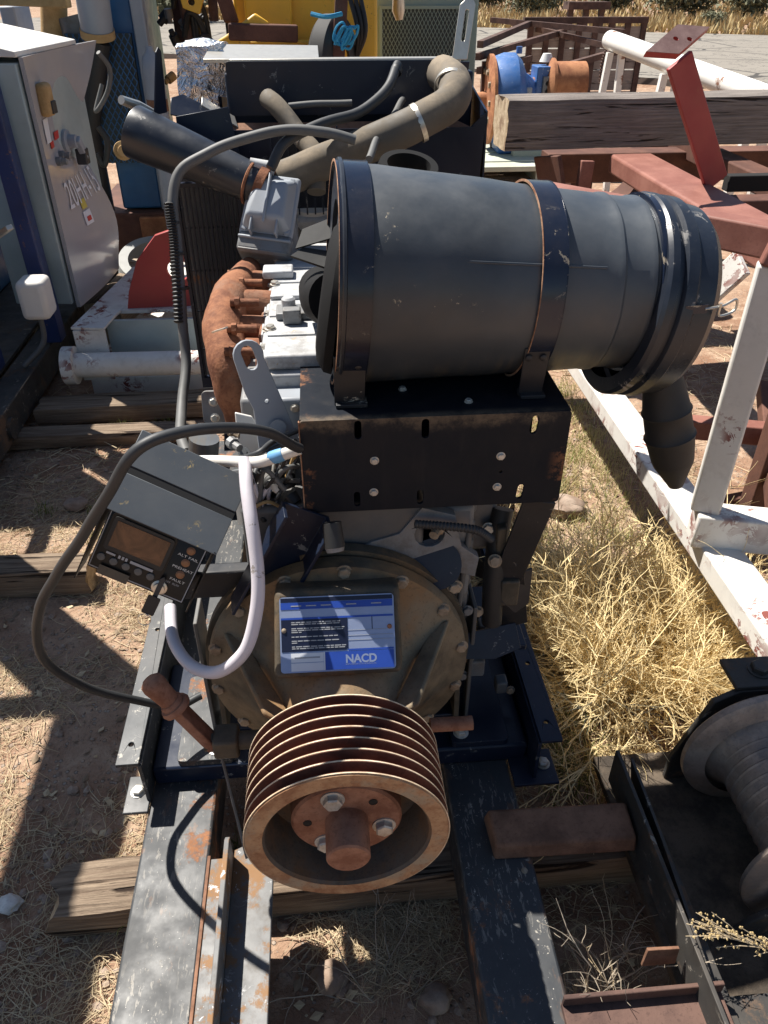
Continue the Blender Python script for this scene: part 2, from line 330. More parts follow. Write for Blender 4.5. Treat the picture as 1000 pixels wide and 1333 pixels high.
# ------------------------------------------------------------------ ground, road, far desert
def gz(x, y):
    d = math.hypot(x, y-1.5)
    a = .011*noise.noise(V(x*2.1, y*2.1, 0)) + .006*noise.noise(V(x*7, y*7, 3)) + .004*noise.noise(V(x*19, y*19, 5))
    if d > 8: a += .10*noise.noise(V(x*.25, y*.25, 9))*min(1, (d-8)/10)
    if d > 30: a += (d-30)*.012 + .5*noise.noise(V(x*.05, y*.05, 4))*min(1, (d-30)/30)
    return a - .006
g = G('dirt'); big = g.noise(1.6, 6, .65); mid = g.noise(11, 6, .7); fine = g.noise(75, 4, .7)
cc = g.mix(g.thr(big, .35, .65), (.24, .135, .085), (.36, .25, .175)); cc = g.mix(g.thr(mid, .45, .72), cc, (.45, .33, .235))
cc = g.mix(g.math('MULTIPLY', g.thr(fine, .5, .75), .5), cc, (.19, .12, .08))
peb = g.voro(55, out=0); pc = g.voro(55, out=1); pm = g.thr(peb, .30, .22); pm = g.math('MULTIPLY', pm, g.thr(g.noise(5, 3), .42, .58))
cc = g.mix(g.math('MULTIPLY', pm, .75), cc, g.mix(g.noise(31, 2), (.20, .16, .13), (.46, .41, .35)))
h = g.math('ADD', g.math('MULTIPLY', mid, .8), g.math('ADD', g.math('MULTIPLY', fine, .5), g.math('MULTIPLY', pm, .8)))
g.bump(h, 1.0, .012); m_dirt = g.done(cc, .95, 0, .15)
def warp(t, a, b): return a*math.sinh(b*t)/math.sinh(b)
b = MB(); n = 300; xs = [warp(-1+2*i/n, 260, 6.2) for i in range(n+1)]; ys = [1.6+warp(-.55+1.55*i/n, 300, 6.4) for i in range(n+1)]
b.add([(x, y, gz(x, y)) for y in ys for x in xs], [(j*(n+1)+i, j*(n+1)+i+1, (j+1)*(n+1)+i+1, (j+1)*(n+1)+i) for j in range(n) for i in range(n)])
tag(b.build('ground', m_dirt, None, smooth=80, fix=False), kind='structure')
g = G('asphalt'); n1 = g.noise(.8, 6); n2 = g.noise(40, 5, .7)
cr = g.thr(g.voro(.45, vec=g.scale(g.pos, (1, 1, 1)), feature='DISTANCE_TO_EDGE'), .025, .01); cr2 = g.thr(g.noise(1.2, 5, .6, dist=1), .495, .5); cr2 = g.math('MULTIPLY', cr2, g.thr(g.noise(1.2, 5, .6, dist=1), .512, .505))
cc = g.mix(n1, (.19, .17, .145), (.27, .245, .21)); cc = g.mix(g.math('MULTIPLY', g.thr(n2, .5, .7), .4), cc, (.30, .28, .25)); cc = g.mix(g.math('MAXIMUM', cr, cr2), cc, (.07, .065, .06))
g.bump(n2, .6, .006); m_asph = g.done(cc, .9, 0, .2)
rd = V(.85, -.53, 0); rn = V(-.53, -.85, 0); far = V(10.8, 28.6, 0)
p = [far-rd*30, far+rd*90, far+rd*90+rn*13.5, far-rd*30+rn*13.5]
b = MB(); q = 60
for i in range(q+1):
    a = i/q; e0 = far+rd*(-30+120*a)+rn*(.5*noise.noise(V(i*.7, 1, 1))); e1 = far+rd*(-30+120*a)+rn*(13.5+.5*noise.noise(V(i*.9, 5, 1)))
    b.v += [V(e0.x, e0.y, -.15), V(e0.x, e0.y, .10), V(e1.x, e1.y, .10), V(e1.x, e1.y, -.15)]
b.f = [(i*4+k, i*4+k+1, i*4+k+5, i*4+k+4) for i in range(q) for k in range(3)]
tag(b.build('road', m_asph, None, smooth=30), kind='structure')
# ------------------------------------------------------------------ the diesel power unit
E = thing('diesel_power_unit', 'black diesel power unit on a steel skid with big air cleaner and rusty grooved pulley', 'engine', (0, 1.3, .1))
# skid beams
for x0, x1 in ((-.412, -.274), (.218, .362)):
    b = box('skid_beam', m_skid, E, x0, x1, .22, 2.55, .10, .22, .006)
bolt(WO and b, (.34, .8, .2205), (0, 0, 1), .005, m_boltr)
box('flat_bar', m_barrust, E, -.2742+.0005, -.236, .22, .875, .205, .2195, .002)
b = MB(); b.prism([[(.24, .2), (.878, .2), (.878, .285), (.868, .292), (.30, .292), (.24, .27)]], (-.2355, 0, 0), (0, 1, 0), (0, 0, 1), .0095); b.build('upright_bar', m_barrust, E, bevel=.0015)
b = MB(); b.prism([[(-.2255, .24), (-.147, .24), (-.147, .885), (-.19, .905), (-.2255, .89)]], (0, 0, .205), (1, 0, 0), (0, 1, 0), .014); b.build('flat_bar', m_barrust, E, bevel=.002)
box('weld_bead', m_rustbrown, E, -.277, -.271, .24, .88, .2190, .2235, .001)
# outer rails: angle with holed top flange
for sgn in (-1, 1):
    xo, xi = (-.458, -.412) if sgn < 0 else (.455, .408)
    ya = 1.012 if sgn < 0 else 1.0
    b = MB(); a0, a1 = min(xo, xi), max(xo, xi); holes = [circ((a0+a1)/2, ya+.05+.17*k, .0055, 10) for k in range(6)]
    b.prism([[(a0, ya), (a1, ya), (a1, 2.45), (a0, 2.45)]]+holes, (0, 0, .342), (1, 0, 0), (0, 1, 0), .008)
    if sgn < 0: b.box(xi-.004, xi+.004, ya+.0005, 2.4495, .2205, .3415)
    else: b.box(xi-.004, xi+.004, ya+.0005, 2.4495, .2205, .3415)
    r = b.build('outer_rail', m_rail if sgn < 0 else m_navy, E, bevel=.0015)
    xf = -.462 if sgn < 0 else .362
    f = box('foot_plate', m_rail if sgn < 0 else m_navy, E, xf, xf+.052 if sgn < 0 else .46, .985, 1.075, .2205, .228, .002)
    bolt(f, (-.438 if sgn < 0 else .435, 1.035, .228), (0, 0, 1), .0125, m_bolt)
# cross members
for ya, yb in ((1.055, 1.36), (2.05, 2.2)):
    b = MB(); b.box(-.406, .402, ya, yb, .2205, .272); b.build('cross_member', m_navy, E, bevel=.006)
for x0, x1, m in ((-.352, -.232, m_skid), (.235, .36, m_navy)):
    pl = MB().prism([rrect(x0, x1, 1.058, 1.30, .012)], (0, 0, .2722), (1, 0, 0), (0, 1, 0), .016).build('mount_plate', m, E, bevel=.003)
    xb = -.272 if x0 < 0 else .258
    bolt(pl, (xb, 1.085, .288), (0, 0, 1), .0135, m_bolt); inst('stud', shared('stud', lambda: MB().lathe([(0, 0), (0, 1), (2.6, 1), (2.75, .8), (2.75, 0)], (0, 0, 0), (0, 0, 1), 14), m_bolt), pl, (xb, 1.085, .298), (0, 0, 1), .008)
# engine feet rising from the mount plates
for sgn in (-1, 1):
    f = MB().prism([[(1.10, .288), (1.28, .288), (1.22, .52), (1.13, .52)]], (sgn*.243, 0, 0), (0, 1, 0), (0, 0, 1), .012*sgn).build('engine_foot', m_belldark, E, bevel=.002)
    box('foot_pad', m_navy, E, sgn*.225-.03, sgn*.225+.03, 1.115, 1.25, .2885, .315, .003)
    box('side_plate', m_block, E, sgn*.275-.004, sgn*.275+.004, 1.12, 1.2, .2885, .62, .002)
# bell housing
b = MB(); b.lathe([(.02, 0), (.02, .055), (.03, .085), (.055, .098), (.10, .118), (.155, .152), (.195, .196), (.215, .226), (.222, .248), (.250, .250), (.254, .247), (.254, 0)], (0, .83, .55), (0, 1, 0), 72)
bell = b.build('bell_housing', m_bell, E, smooth=40)
b = MB(); b.lathe([(0, .2), (0, .258), (.022, .258), (.022, .2)], (0, 1.086, .55), (0, 1, 0), 72, close=True); b.build('flywheel_housing', m_belldark, E, smooth=40)
for k in range(14):
    a = 2*math.pi*(k+.35)/14; bolt(bell, (.238*math.cos(a), 1.052, .55+.238*math.sin(a)), (0, -1, 0), .0115, m_boltr)
for a in (28, 152):     # cast ribs on the cone
    ca, sa = math.cos(math.radians(a)), math.sin(math.radians(a)); d = V(ca, 0, sa); n_ = V(-sa, 0, ca)
    MB().hexa([V(0, .87, .55)+d*.085-n_*.006, V(0, .87, .55)+d*.085+n_*.006, V(0, 1.045, .55)+d*.2+n_*.006, V(0, 1.045, .55)+d*.2-n_*.006,
               V(0, .885, .55)+d*.150-n_*.005, V(0, .885, .55)+d*.150+n_*.005, V(0, 1.045, .55)+d*.236+n_*.005, V(0, 1.045, .55)+d*.236-n_*.005]).build('cast_rib', m_bell, bell, bevel=.004)
# inspection pad under the name plate
TL, TR, BR, BL = at(366, 778, y=1.0), at(512, 772, y=1.0), at(516, 868, y=.918), at(366, 877, y=.918)
pu = (TR-TL).normalized(); pv = ((TL-BL)-pu*(TL-BL).dot(pu)).normalized(); pw = (BR-BL).length; ph = (TL-BL).dot(pv); pn = pu.cross(pv); po = BL
if pn.y > 0: pn = -pn
bk = V(0, .09, -.03)
MB().hexa([BL-pu*.012-pv*.012-pn*.004, BR+pu*.012-pv*.012-pn*.004, BR+pu*.012-pv*.012+bk, BL-pu*.012-pv*.012+bk,
           TL-pu*.012+pv*.012-pn*.004, TR+pu*.012+pv*.012-pn*.004, TR+pu*.012+pv*.012+bk, TL-pu*.012+pv*.012+bk]).build('inspection_cover', m_belldark, bell, bevel=.01, seg=3)
NP = MB().prism([rrect(0, pw, 0, ph, .006)], po-pn*.001, pu, pv, .0015*(1 if pu.cross(pv).dot(pn) > 0 else -1)).build('name_plate', m_silver_tag, E)
NP['label'] = 'blue and silver maker plate lettered NACD'
def tagr(name, m, x0, x1, y0, y1, lift=.0009): return MB().prism([[(x0*pw, y0*ph), (x1*pw, y0*ph), (x1*pw, y1*ph), (x0*pw, y1*ph)]], po+pn*lift, pu, pv, .0003).build(name, m, NP)
tagr('tag_band', m_navy_tag, .012, .988, .93, .985); tagr('tag_band', m_blue_tag, .012, .988, .835, .925); tagr('tag_band', m_blue_tag, .012, .988, .70, .725)
tagr('tag_panel', m_navy_tag, .012, .575, .275, .70); tagr('tag_band', m_navy_tag, .575, .588, .29, .70); tagr('tag_band', m_blue_tag, .588, .985, .262, .285)
tagr('tag_panel', m_blue_tag, .385, .985, .02, .255); tagr('tag_panel', m_white_tag, .09, .37, .135, .255); tagr('tag_panel', m_white_tag, .09, .37, .02, .125); tagr('tag_band', m_white_tag, .372, .384, .02, .26)
for y in (.53, .46, .40): tagr('tag_line', m_printg, .59, .985, y, y+.006)
tagr('tag_line', m_navy_tag, .80, .806, .535, .70)
random.seed(3)
for y, x1 in ((.655, .55), (.63, .53), (.575, .56), (.55, .555), (.525, .2), (.465, .5), (.41, .52), (.385, .15), (.335, .57), (.31, .565)):
    x = .10
    while x < x1-.02:
        l = random.uniform(.02, .06); tagr('small_print', m_printg, x, min(x+l, x1), y, y+.013, .0013); x += l+.008
for x in (.1, .23, .36, .58, .8): tagr('small_print', m_printg, x, x+.09, .872, .886, .0013)
text('lettering', 'NACD', m_silver_tag, NP, po+pu*pw*.56+pv*ph*.105, pu, pv, ph*.105, .0014, width=pw*.27, bold=.035)
text('lettering', 'NORTH AMERICAN CLUTCH & DRIVELINE, INC.', m_silver_tag, NP, po+pu*pw*.56+pv*ph*.075, pu, pv, ph*.018, .0014, width=pw*.27)
tagr('small_print', m_printg, .12, .34, .185, .205, .0013)
for x, m in ((.035, m_boltr), (.955, m_hub)): inst('rivet', shared('rivet', lambda: MB().lathe([(0, 0), (0, 1), (.3, .95), (.55, .5), (.6, 0)], (0, 0, 0), (0, 0, 1), 14), m), NP, po+pu*pw*x+pv*ph*.56+pn*.001, pn, .0042)
# grooved pulley
YS = .69; prof = [(.0, .131), (.0, .158)]; npit = 7; wdt = .146; pit = wdt/npit
for k in range(npit):
    y0 = k*pit; prof += [(y0+.0042, .160), (y0+.0085, .141), (y0+pit-.0050, .141), (y0+pit-.0002, .160)]
prof += [(wdt+.003, .160), (wdt+.003, .05)]
SH = MB().lathe(prof, (0, YS, .55), (0, 1, 0), 96).build('grooved_pulley', m_sheave, E, smooth=30)
SH['label'] = 'wide rusty multi-groove belt pulley on the clutch shaft'
for k in range(npit+1):
    y0 = k*pit; MB().lathe([(y0+(.0004 if k else .0012), .1592), (y0+.0008, .1608), (y0+.0026, .1608), (y0+.0034, .1592)], (0, YS, .55), (0, 1, 0), 96).build('groove_rim', m_rim, SH, smooth=60)
MB().lathe([(-.0012, .1315), (-.0012, .1575), (.003, .1598)], (0, YS, .55), (0, 1, 0), 96).build('front_face', m_sheave_face, SH, smooth=30)
MB().lathe([(-.001, .1316), (.004, .128), (.085, .124), (.088, .05)], (0, YS, .55), (0, 1, 0), 96).build('inner_bowl', m_sheave_in, SH, smooth=30)
MB().lathe([(.0, 0), (.0, .084), (.004, .088), (.088, .092)], (0, YS+.030, .55), (0, 1, 0), 64).build('hub_disc', m_hub, SH, smooth=30)
for k, a in enumerate((109, 178, 236, 290, 343, 47)):
    a = math.radians(a); q = V(.062*math.cos(a), YS+.030, .55+.062*math.sin(a))
    if k in (0, 2, 4): bolt(SH, q, (0, -1, 0), .0152, m_bolt)
    else: inst('bolt_hole', shared('hole', lambda: MB().lathe([(0, 0), (0, 1), (.1, 1)], (0, 0, 0), (0, 0, 1), 16), m_dark), SH, q+V(0, -.0006, 0), (0, -1, 0), .007)
MB().lathe([(-.040, 0), (-.040, .031), (-.037, .034), (.062, .035)], (0, YS+.005, .55), (0, 1, 0), 40).build('shaft_end', m_hub, SH, smooth=30)
# clutch lever and cross shaft
lb = at(276, 966, y=.93); lk = at(212, 903, z=lb.z+.115)
tube('cross_shaft', m_belldark, E, [lb+V(-.012, 0, 0), V(-.10, lb.y, lb.z)], .017, 16, 0)
box('shaft_clamp', m_belldark, E, lb.x+.004, lb.x+.05, lb.y-.024, lb.y+.024, lb.z-.022, lb.z+.022, .005)
d = (lk-lb); LV = MB().bar(lb-d*.06, lb+d*.78, .034, .018, up=(1, 0, .3)).build('clutch_lever', m_hub, E, bevel=.002)
LV['label'] = 'short rusty clutch hand lever with round knob'
dn = d.normalized()
MB().lathe([(0, 0), (0, .020), (.012, .022), (.016, .020), (.0165, .0175), (.04, .0195), (.058, .0215), (.068, .020), (.074, .012), (.075, 0)], lb+d*.74, d, 28).build('knob', m_hub, LV, smooth=50)
MB().lathe([(0, .013), (0, .026), (.006, .028), (.012, .026), (.012, .013)], lb+d*.70, d, 28, close=True).build('collar', m_hub, LV, smooth=50)
tube('stub_shaft', m_hub, E, [at(560, 944, y=.95), at(615, 941, y=.95)], .0135, 18, 0)
tube('lever_wire', m_cablegrey, E, [lb+V(.012, .0, -.03), lb+V(.03, -.05, -.12), lb+V(.05, -.11, -.2)], .003, 6)
# air cleaner bracket
X0, X1, ZB, ZT, YP = -.046, .401, .882, 1.062, 1.10
def sp(px, py): q = at(px, py, y=YP); return q.x, q.z
slots = [slot(*sp(466, 560), .0115, .034), slot(*sp(554, 558), .0125, .036), slot(*sp(696, 553), .0125, .034, ang=-.1), slot(*sp(465, 650), .0105, .03), slot(*sp(547, 647), .011, .03), slot(*sp(677, 640), .011, .03, ang=-.1), circ(*sp(652, 614), .003, 8)]
b = MB().prism([rrect(X0, X1, ZB, ZT, .006)]+slots, (0, YP, 0), (1, 0, 0), (0, 0, 1), -.006)
b.box(X0+.0005, X1-.0005, YP+.0062, YP+.36, ZT-.006, ZT-.0002)
BK = b.build('mounting_bracket', m_brplate, E, bevel=.0012)
for x in (X0, X1-.006):
    MB().prism([[(YP+.006, ZB+.01), (YP+.33, ZT-.03), (YP+.33, ZT-.0062), (YP+.006, ZT-.0062)]], (x, 0, 0), (0, 1, 0), (0, 0, 1), .006).build('side_web', m_bracket, BK, bevel=.001)
for p in ((488, 602), (487, 643), (653, 596), (648, 636)):
    q = at(*p, y=YP-.006); bolt(BK, (q.x, YP, q.z), (0, -1, 0), .0062, m_bolt)
MB().box(X0-.0022, X0-.0002, YP-.001, YP+.006, ZB+.004, ZT-.002).build('worn_edge', m_edge, BK)
for p in ((524, 507), (610, 523)):
    q = at(*p, z=ZT); bolt(BK, (q.x, q.y, ZT), (0, 0, 1), .006, m_bolt)
# struts under the bracket
q0, q1, q2 = at(700, 668, y=1.13), at(660, 752, y=1.16), at(668, 812, y=1.18)
MB().extr([(-.03, 0), (.03, 0), (.03, .006), (-.03, .006)], q0+V(0, 0, .03), q1, up=(0, -1, .2)).extr([(-.03, 0), (.03, 0), (.03, .006), (-.03, .006)], q1+V(.004, 0, .004), q2, up=(0, -1, .4)).build('support_strut', m_bracket, E, bevel=.0012)
MB().prism([[(-.012, 0), (.055, .01), (.052, -.07), (.02, -.085), (-.012, -.05)]], q1, (1, .3, 0), (0, .2, 1), .006).build('strut_gusset', m_bracket, E, bevel=.001)
box('strut_foot', m_navy, E, q2.x-.06, q2.x+.03, 1.16, 1.36, q2.z-.06, q2.z-.045, .003)
MB().extr([(-.045, 0), (.045, 0), (.045, .05), (.039, .05), (.039, .006), (-.039, .006), (-.039, .05), (-.045, .05)], at(398, 662, y=1.095), at(330, 785, y=1.08), up=(.35, -.85, .45)).build('support_channel', m_navy, E, bevel=.0012)
box('panel_arm', m_bracket, E, -.30, -.15, 1.10, 1.13, .70, .76, .004)
# air cleaner
CL, CR = V(.035, 1.285, ZT+.172), V(.555, 1.30, ZT+.139); ax = (CR-CL).normalized(); L = (CR-CL).length
AC = MB().lathe([(-.004, 0), (-.004, .12), (0, .170), (.006, .174), (.05, .174), *[(.05+(L-.15)*k/14, .174-.0275*k/14) for k in range(1, 14)], (L-.10, .1465), (L-.095, .1485), (L-.088, .1485), (L-.083, .145), (L-.045, .1435), (L-.04, .146), (L-.032, .146), (L-.028, .142), (L, .1415), (L+.004, .13), (L+.004, 0)], CL, ax, 96).build('air_cleaner', m_canister, E, smooth=30)
for v in AC.data.vertices:
    v.co += v.co.normalized()*.0034*noise.noise(v.co*6) + v.co.normalized()*.0012*noise.noise(v.co*19+V(3, 1, 2))
su, sv, sa_ = frame(ax); sd = V(0, -math.cos(math.radians(27)), math.sin(math.radians(27)))
MB().bar(CL+ax*.03+sd*.1742, CL+ax*(L-.11)+sd*.1472, .004, .0028, up=sd).build('seam', m_canister, AC, bevel=.001)
AC['label'] = 'large black cylindrical air cleaner held by two steel straps'
cax = (ax+V(0, 0, -.10)).normalized(); cc0 = CL+ax*(L-.022)+V(-.012, 0, -.020)
MB().lathe([(0, .144), (0, .168), (.006, .173), (.018, .173), (.022, .166), (.030, .165), (.034, .172), (.052, .172), (.058, .166), (.090, .163), (.104, .152), (.110, .12), (.112, 0)], cc0, cax, 96).build('end_cap', m_black, AC, smooth=30)
MB().lathe([(0, .1405), (0, .150), (.010, .150), (.010, .1405)], CL+ax*(L-.026), ax, 96, close=True).build('clamp_ring', m_strap, AC, smooth=30)
def strap(px, wd, r0):
    t = (at(px, 345, y=1.13).x-CL.x)/ax.x; c = CL+ax*t
    r = r0
    s_ = MB().lathe([(-wd/2, r), (-wd/2, r+.0035), (wd/2, r+.0035-.0015*0), (wd/2, r)], c, ax, 96, close=True).build('strap', m_strap, AC, smooth=30)
    for sg in (-1, 1): MB().lathe([(-.0004, r+.0005), (-.0004, r+.0042), (.0005, r+.0042), (.0005, r+.0005)], c+ax*sg*(wd/2), ax, 96, close=True).build('strap_edge', m_edge if sg < 0 else m_strap, AC)
    yb = c.y-.118; zb = ZT
    f = MB().prism([[(-wd/2, 0), (wd/2, 0), (wd/2+.003, .088), (-wd/2+.001, .092)]], V(c.x-.006, yb-.012, zb+.001), (1, 0, 0), (0, -.14, 1), .005).build('strap_foot', m_bracket, AC, bevel=.001)
    MB().box(c.x-wd/2-.004, c.x+wd/2-.002, yb-.03, yb+.002, zb+.0005, zb+.007).build('strap_foot', m_bracket, AC, bevel=.001)
    for sx in (-.3, .3): inst('rivet', shared('rivet', lambda: MB().lathe([(0, 0), (0, 1), (.3, .95), (.55, .5), (.6, 0)], (0, 0, 0), (0, 0, 1), 14), m_bracket), AC, (c.x-.006+sx*wd, yb-.030, zb+.075), (0, -1, -.1), .006)
strap(456, .05, .1752); strap(722, .040, .1580)
# left flange lip and rubber elbow
MB().lathe([(-.012, .12), (-.012, .180), (-.010, .182), (-.006, .182), (-.004, .178), (-.004, .12)], CL, ax, 96, close=True).build('flange', m_black, AC, smooth=30)
MB().lathe([(0, .128), (.014, .126), (.028, .108), (.032, .09), (.032, 0)], CL+V(-.002, -.02, -.03), (-1, .1, .16), 56).build('rubber_elbow', m_rubberd, E, smooth=40)
MB().tube(spline([CL+V(-.015, .03, -.05), CL+V(-.03, .09, -.07), CL+V(-.035, .2, -.09)], 6), .045, 28).build('rubber_elbow', m_rubberd, E)
# dust valve boot and wire latch
v0 = at(862, 488, y=1.26); v1 = at(880, 632, y=1.24)
pts = [v0.lerp(v1, t) for t in (0, .1, .28, .3, .33, .5, .52, .55, .75, .78, 1)]
MB().tube(pts, [.034, .038, .044, .047, .044, .045, .049, .046, .040, .038, .014], 28).build('dust_valve', m_rubber, AC, smooth=50)
l0 = at(918, 402, y=1.135)
tube('wire_latch', m_steel, AC, [l0, l0+V(.028, .0, .004), l0+V(.05, .005, .012), l0+V(.052, .005, -.006), l0+V(.026, 0, -.012), l0+V(.022, -.004, .01)], .0022, 6, 5)
MB().bar(at(892, 404, y=1.135), l0+V(.004, 0, 0), .014, .002, up=(0, 1, 0)).build('latch_tab', m_strap, AC)
# engine body
box('engine_block', m_block, E, -.16, .165, 1.115, 1.95, .30, .885, .01)
box('oil_pan', m_navy, E, -.14, .14, 1.2, 1.9, .235, .2995, .01)
MB().box(-.165, .13, 1.33, 1.97, .8852, .99).build('cylinder_head', m_alud, E, bevel=.008)
qa, qb = at(334, 475, z=1.075), at(408, 318, z=1.075)
RC = MB().box(qa.x, .05, qa.y, qb.y, .9902, 1.055).box(qa.x+.012, .04, qa.y+.015, qb.y-.02, 1.0552, 1.085).build('rocker_cover', m_alu, E, bevel=.007, seg=3)
rx = qa.x
# ribs, ports and small castings on the rocker cover
MB().box(rx+.014, rx+.085, 1.60, 1.612, 1.0853, 1.094).box(rx+.085, rx+.12, 1.60, 1.73, 1.0854, 1.092).build('cover_rib', m_alu, RC, bevel=.002)
MB().box(rx-.008, rx+.06, 1.735, 1.79, 1.0853, 1.103).build('filler_boss', m_alu, RC, bevel=.004)
for p in ((rx+.02, 1.44), (rx+.02, 1.70), (rx+.10, 1.66), (rx+.02, 1.88), (rx+.11, 1.5)): bolt(RC, (p[0], p[1], 1.0856), (0, 0, 1), .009, m_steel)
MB().lathe([(0, 0), (0, .02), (.012, .02), (.012, .014), (.03, .014), (.034, .01), (.034, 0)], (rx+.055, 1.52, 1.0853), (0, 0, 1), 20).build('sensor', m_alu, RC, smooth=40)
MB().box(rx+.03, rx+.10, 1.48, 1.535, 1.0854, 1.10).box(rx+.045, rx+.08, 1.455, 1.48, 1.086, 1.115).build('sensor_plug', m_alud, RC, bevel=.003)
tube('sensor_wire', m_rubber, E, [V(rx+.09, 1.53, 1.12), V(rx+.13, 1.55, 1.13), V(rx+.16, 1.50, 1.09)], .008, 8)
MB().box(rx+.01, rx+.13, qa.y-.05, qa.y+.01, .93, 1.03).build('front_cover', m_greymach, E, bevel=.006)
MB().box(rx+.03, rx+.14, qa.y-.08, qa.y-.045, .83, .97).build('front_housing', m_alud, E, bevel=.01)
# rusty manifold with runners and studs
mp = [at(325, 352, z=1.06), at(303, 385, z=1.055), at(291, 425, z=1.03), at(298, 470, z=.99), at(308, 510, z=.93), at(322, 548, z=.86)]
MF = tube('exhaust_manifold', m_manifold, E, mp, [(.03+.014*math.sin(min(1, i/8)*1.57))*(1+.03*math.cos(i*1.05)) for i in range(31)], 20, 6)
for v in MF.data.vertices: v.co += V(noise.noise(v.co*30), noise.noise(v.co*30+V(4, 0, 0)), noise.noise(v.co*30+V(0, 4, 0)))*.0018
MF['label'] = 'rust-brown cast exhaust manifold on the engine side'
for i, (px, py, z_) in enumerate(((318, 372, 1.05), (312, 398, 1.045), (308, 432, 1.02), (305, 462, .99))):
    a = at(px-12, py, z=z_); c_ = V(rx+.02, a.y+.01, a.z-.01)
    MB().tube([a+V(-.012, 0, .0), a.lerp(c_, .5)+V(0, 0, .008), c_], [.036, .029, .036], 16).build('runner', m_manifold, MF, smooth=50)
    s0 = at(px-6, py-2, z=z_+.032); MB().tube([s0+V(-.01, 0, .004), s0+V(.05, .004, .0)], .0085, 10).build('stud', m_manifold, MF, smooth=50)
    inst('nut', shared('nut', lambda: MB().lathe([(0, 0), (0, 1), (.8, 1), (.8, 0)], (0, 0, 0), (0, 0, 1), 6), m_manifold), MF, s0+V(.0, 0, .003), (1, 0, 0), .0125)
MB().tube([at(284, 503, y=1.5), at(312, 503, y=1.5)], .011, 12).build('probe', m_boltr, E)
MB().bar(at(278, 432, z=1.06), at(294, 427, z=1.075), .012, .003).build('metal_tab', m_steel, MF)
MB().tube([at(318, 338, z=1.08), at(338, 333, z=1.09)], [.008, .011], 8).build('fitting', m_steel, E)
# lifting eye
lo = at(356, 572, y=1.20); e1 = at(324, 463, y=1.23)
lv = (e1-lo).normalized(); lu = V(1, .25, 0); lu = (lu-lv*lu.dot(lv)).normalized(); H = (e1-lo).length
out = [(-.03, -.02), (.045, -.02), (.035, .06), (.024, H-.01)] + [(.026*math.cos(math.radians(t)), H+.026*math.sin(math.radians(t))) for t in range(0, 181, 20)] + [(-.024, H*.6), (-.018, .06)]
LE = MB().prism([out, slot(0, H-.004, .021, .042, ang=.1), circ(.008, H*.45, .004, 10)], lo, lu, lv, -.01).build('lifting_eye', m_greymach, E, bevel=.001)
bolt(LE, lo+lu*.012+lv*.02-lu.cross(lv)*-.01, -(lu.cross(lv)), .012, m_greymach)
# grey flange, filter, pipes low on the left side
MB().prism([rrect(-.04, .04, -.035, .035, .01)], at(288, 530, y=1.5), (1, 0, 0), (0, .3, 1), -.012).build('water_flange', m_alud, E, bevel=.002)
for p in ((278, 523), (280, 544), (300, 545)): bolt(E, at(*p, y=1.485), (0, -1, .3), .008, m_steel)
tube('fuel_filter', m_canister, E, [at(266, 570, y=1.36), at(262, 640, y=1.36)], .03, 20, 0)
tube('lift_pump', m_alud, E, [at(320, 610, y=1.3), at(330, 680, y=1.25)], .03, 16, 0)
MB().prism([[(0, 0), (.05, .0), (.06, .09), (.03, .15), (.0, .16)]], at(316, 640, y=1.26), (1, .1, 0), (0, .2, 1), .006).build('white_bracket', m_whitep, E, bevel=.002)
tube('drain_pipe', m_whitep, E, [at(314, 560, y=1.38), at(322, 600, y=1.33), at(326, 640, y=1.28)], .012, 12)
for i, (p, r, m) in enumerate((([(385, 575), (350, 590), (330, 625), (340, 660)], .006, m_cable), ([(388, 560), (355, 575), (335, 590), (300, 600)], .005, m_cable), ([(380, 620), (350, 625), (345, 660), (360, 690)], .008, m_rubber), ([(372, 600), (350, 640), (356, 670)], .004, m_white_hose), ([(385, 590), (365, 640), (345, 655), (350, 630)], .004, m_ochre), ([(360, 690), (340, 700), (330, 730)], .007, m_rubber), ([(432, 690), (445, 670), (470, 690), (462, 720), (440, 730)], .007, m_cable))):
    tube('wire_loom', m, E, [at(a, c_, y=1.16+.03*math.sin(k*2+i)) for k, (a, c_) in enumerate(p)], r, 8)
tube('plug', m_rubber, E, [at(432, 680, y=1.05), at(436, 712, y=1.03)], [.016, .018], 14, 0)
MB().tube([at(436, 712, y=1.03), at(437, 718, y=1.026)], [.017, .015], 14).build('plug_end', m_alud, E)
for p in ((358, 628), (352, 655), (378, 645)): MB().tube([at(*p, y=1.14), at(p[0]+8, p[1]+10, y=1.13)], [.014, .011], 12).build('connector', m_whitep if p[0] < 370 else m_cable, E)
MB().tube([at(353, 596, y=1.107), at(361, 594, y=1.101), at(369, 591, y=1.1)], [.0108, .0118, .0108], 14).build('tape_wrap', m_tape, E)
# flywheel housing casting, starter and looms under the bracket
MB().prism([[(-.11, -.02), (.0, -.035), (.08, -.05), (.145, -.075), (.15, -.03), (.115, .0), (.10, .07), (.04, .09), (.0, .035), (-.05, .02)], circ(.055, .03, .028, 14)], at(520, 715, y=1.11), (1, 0, 0), (0, 0, 1), -.02).build('housing_arm', m_alud, E, bevel=.006, seg=3)
bolt(E, at(592, 763, y=1.085), (0, -1, 0), .012, m_boltr)
MB().tube([at(566, 735, y=1.1), at(566, 700, y=1.3)], [.05, .05], 28).build('starter_motor', m_navy, E)
tube('corrugated_loom', m_cable, E, [at(540, 682, y=1.09), at(580, 685, y=1.09), at(620, 690, y=1.10), at(640, 702, y=1.12)], [.0085 if i % 2 else .0065 for i in range(55)], 10, 18)
tube('rubber_hose', m_rubber, E, [at(655, 662, y=1.2), at(648, 700, y=1.18), at(642, 760, y=1.16), at(640, 810, y=1.15)], .021, 16)
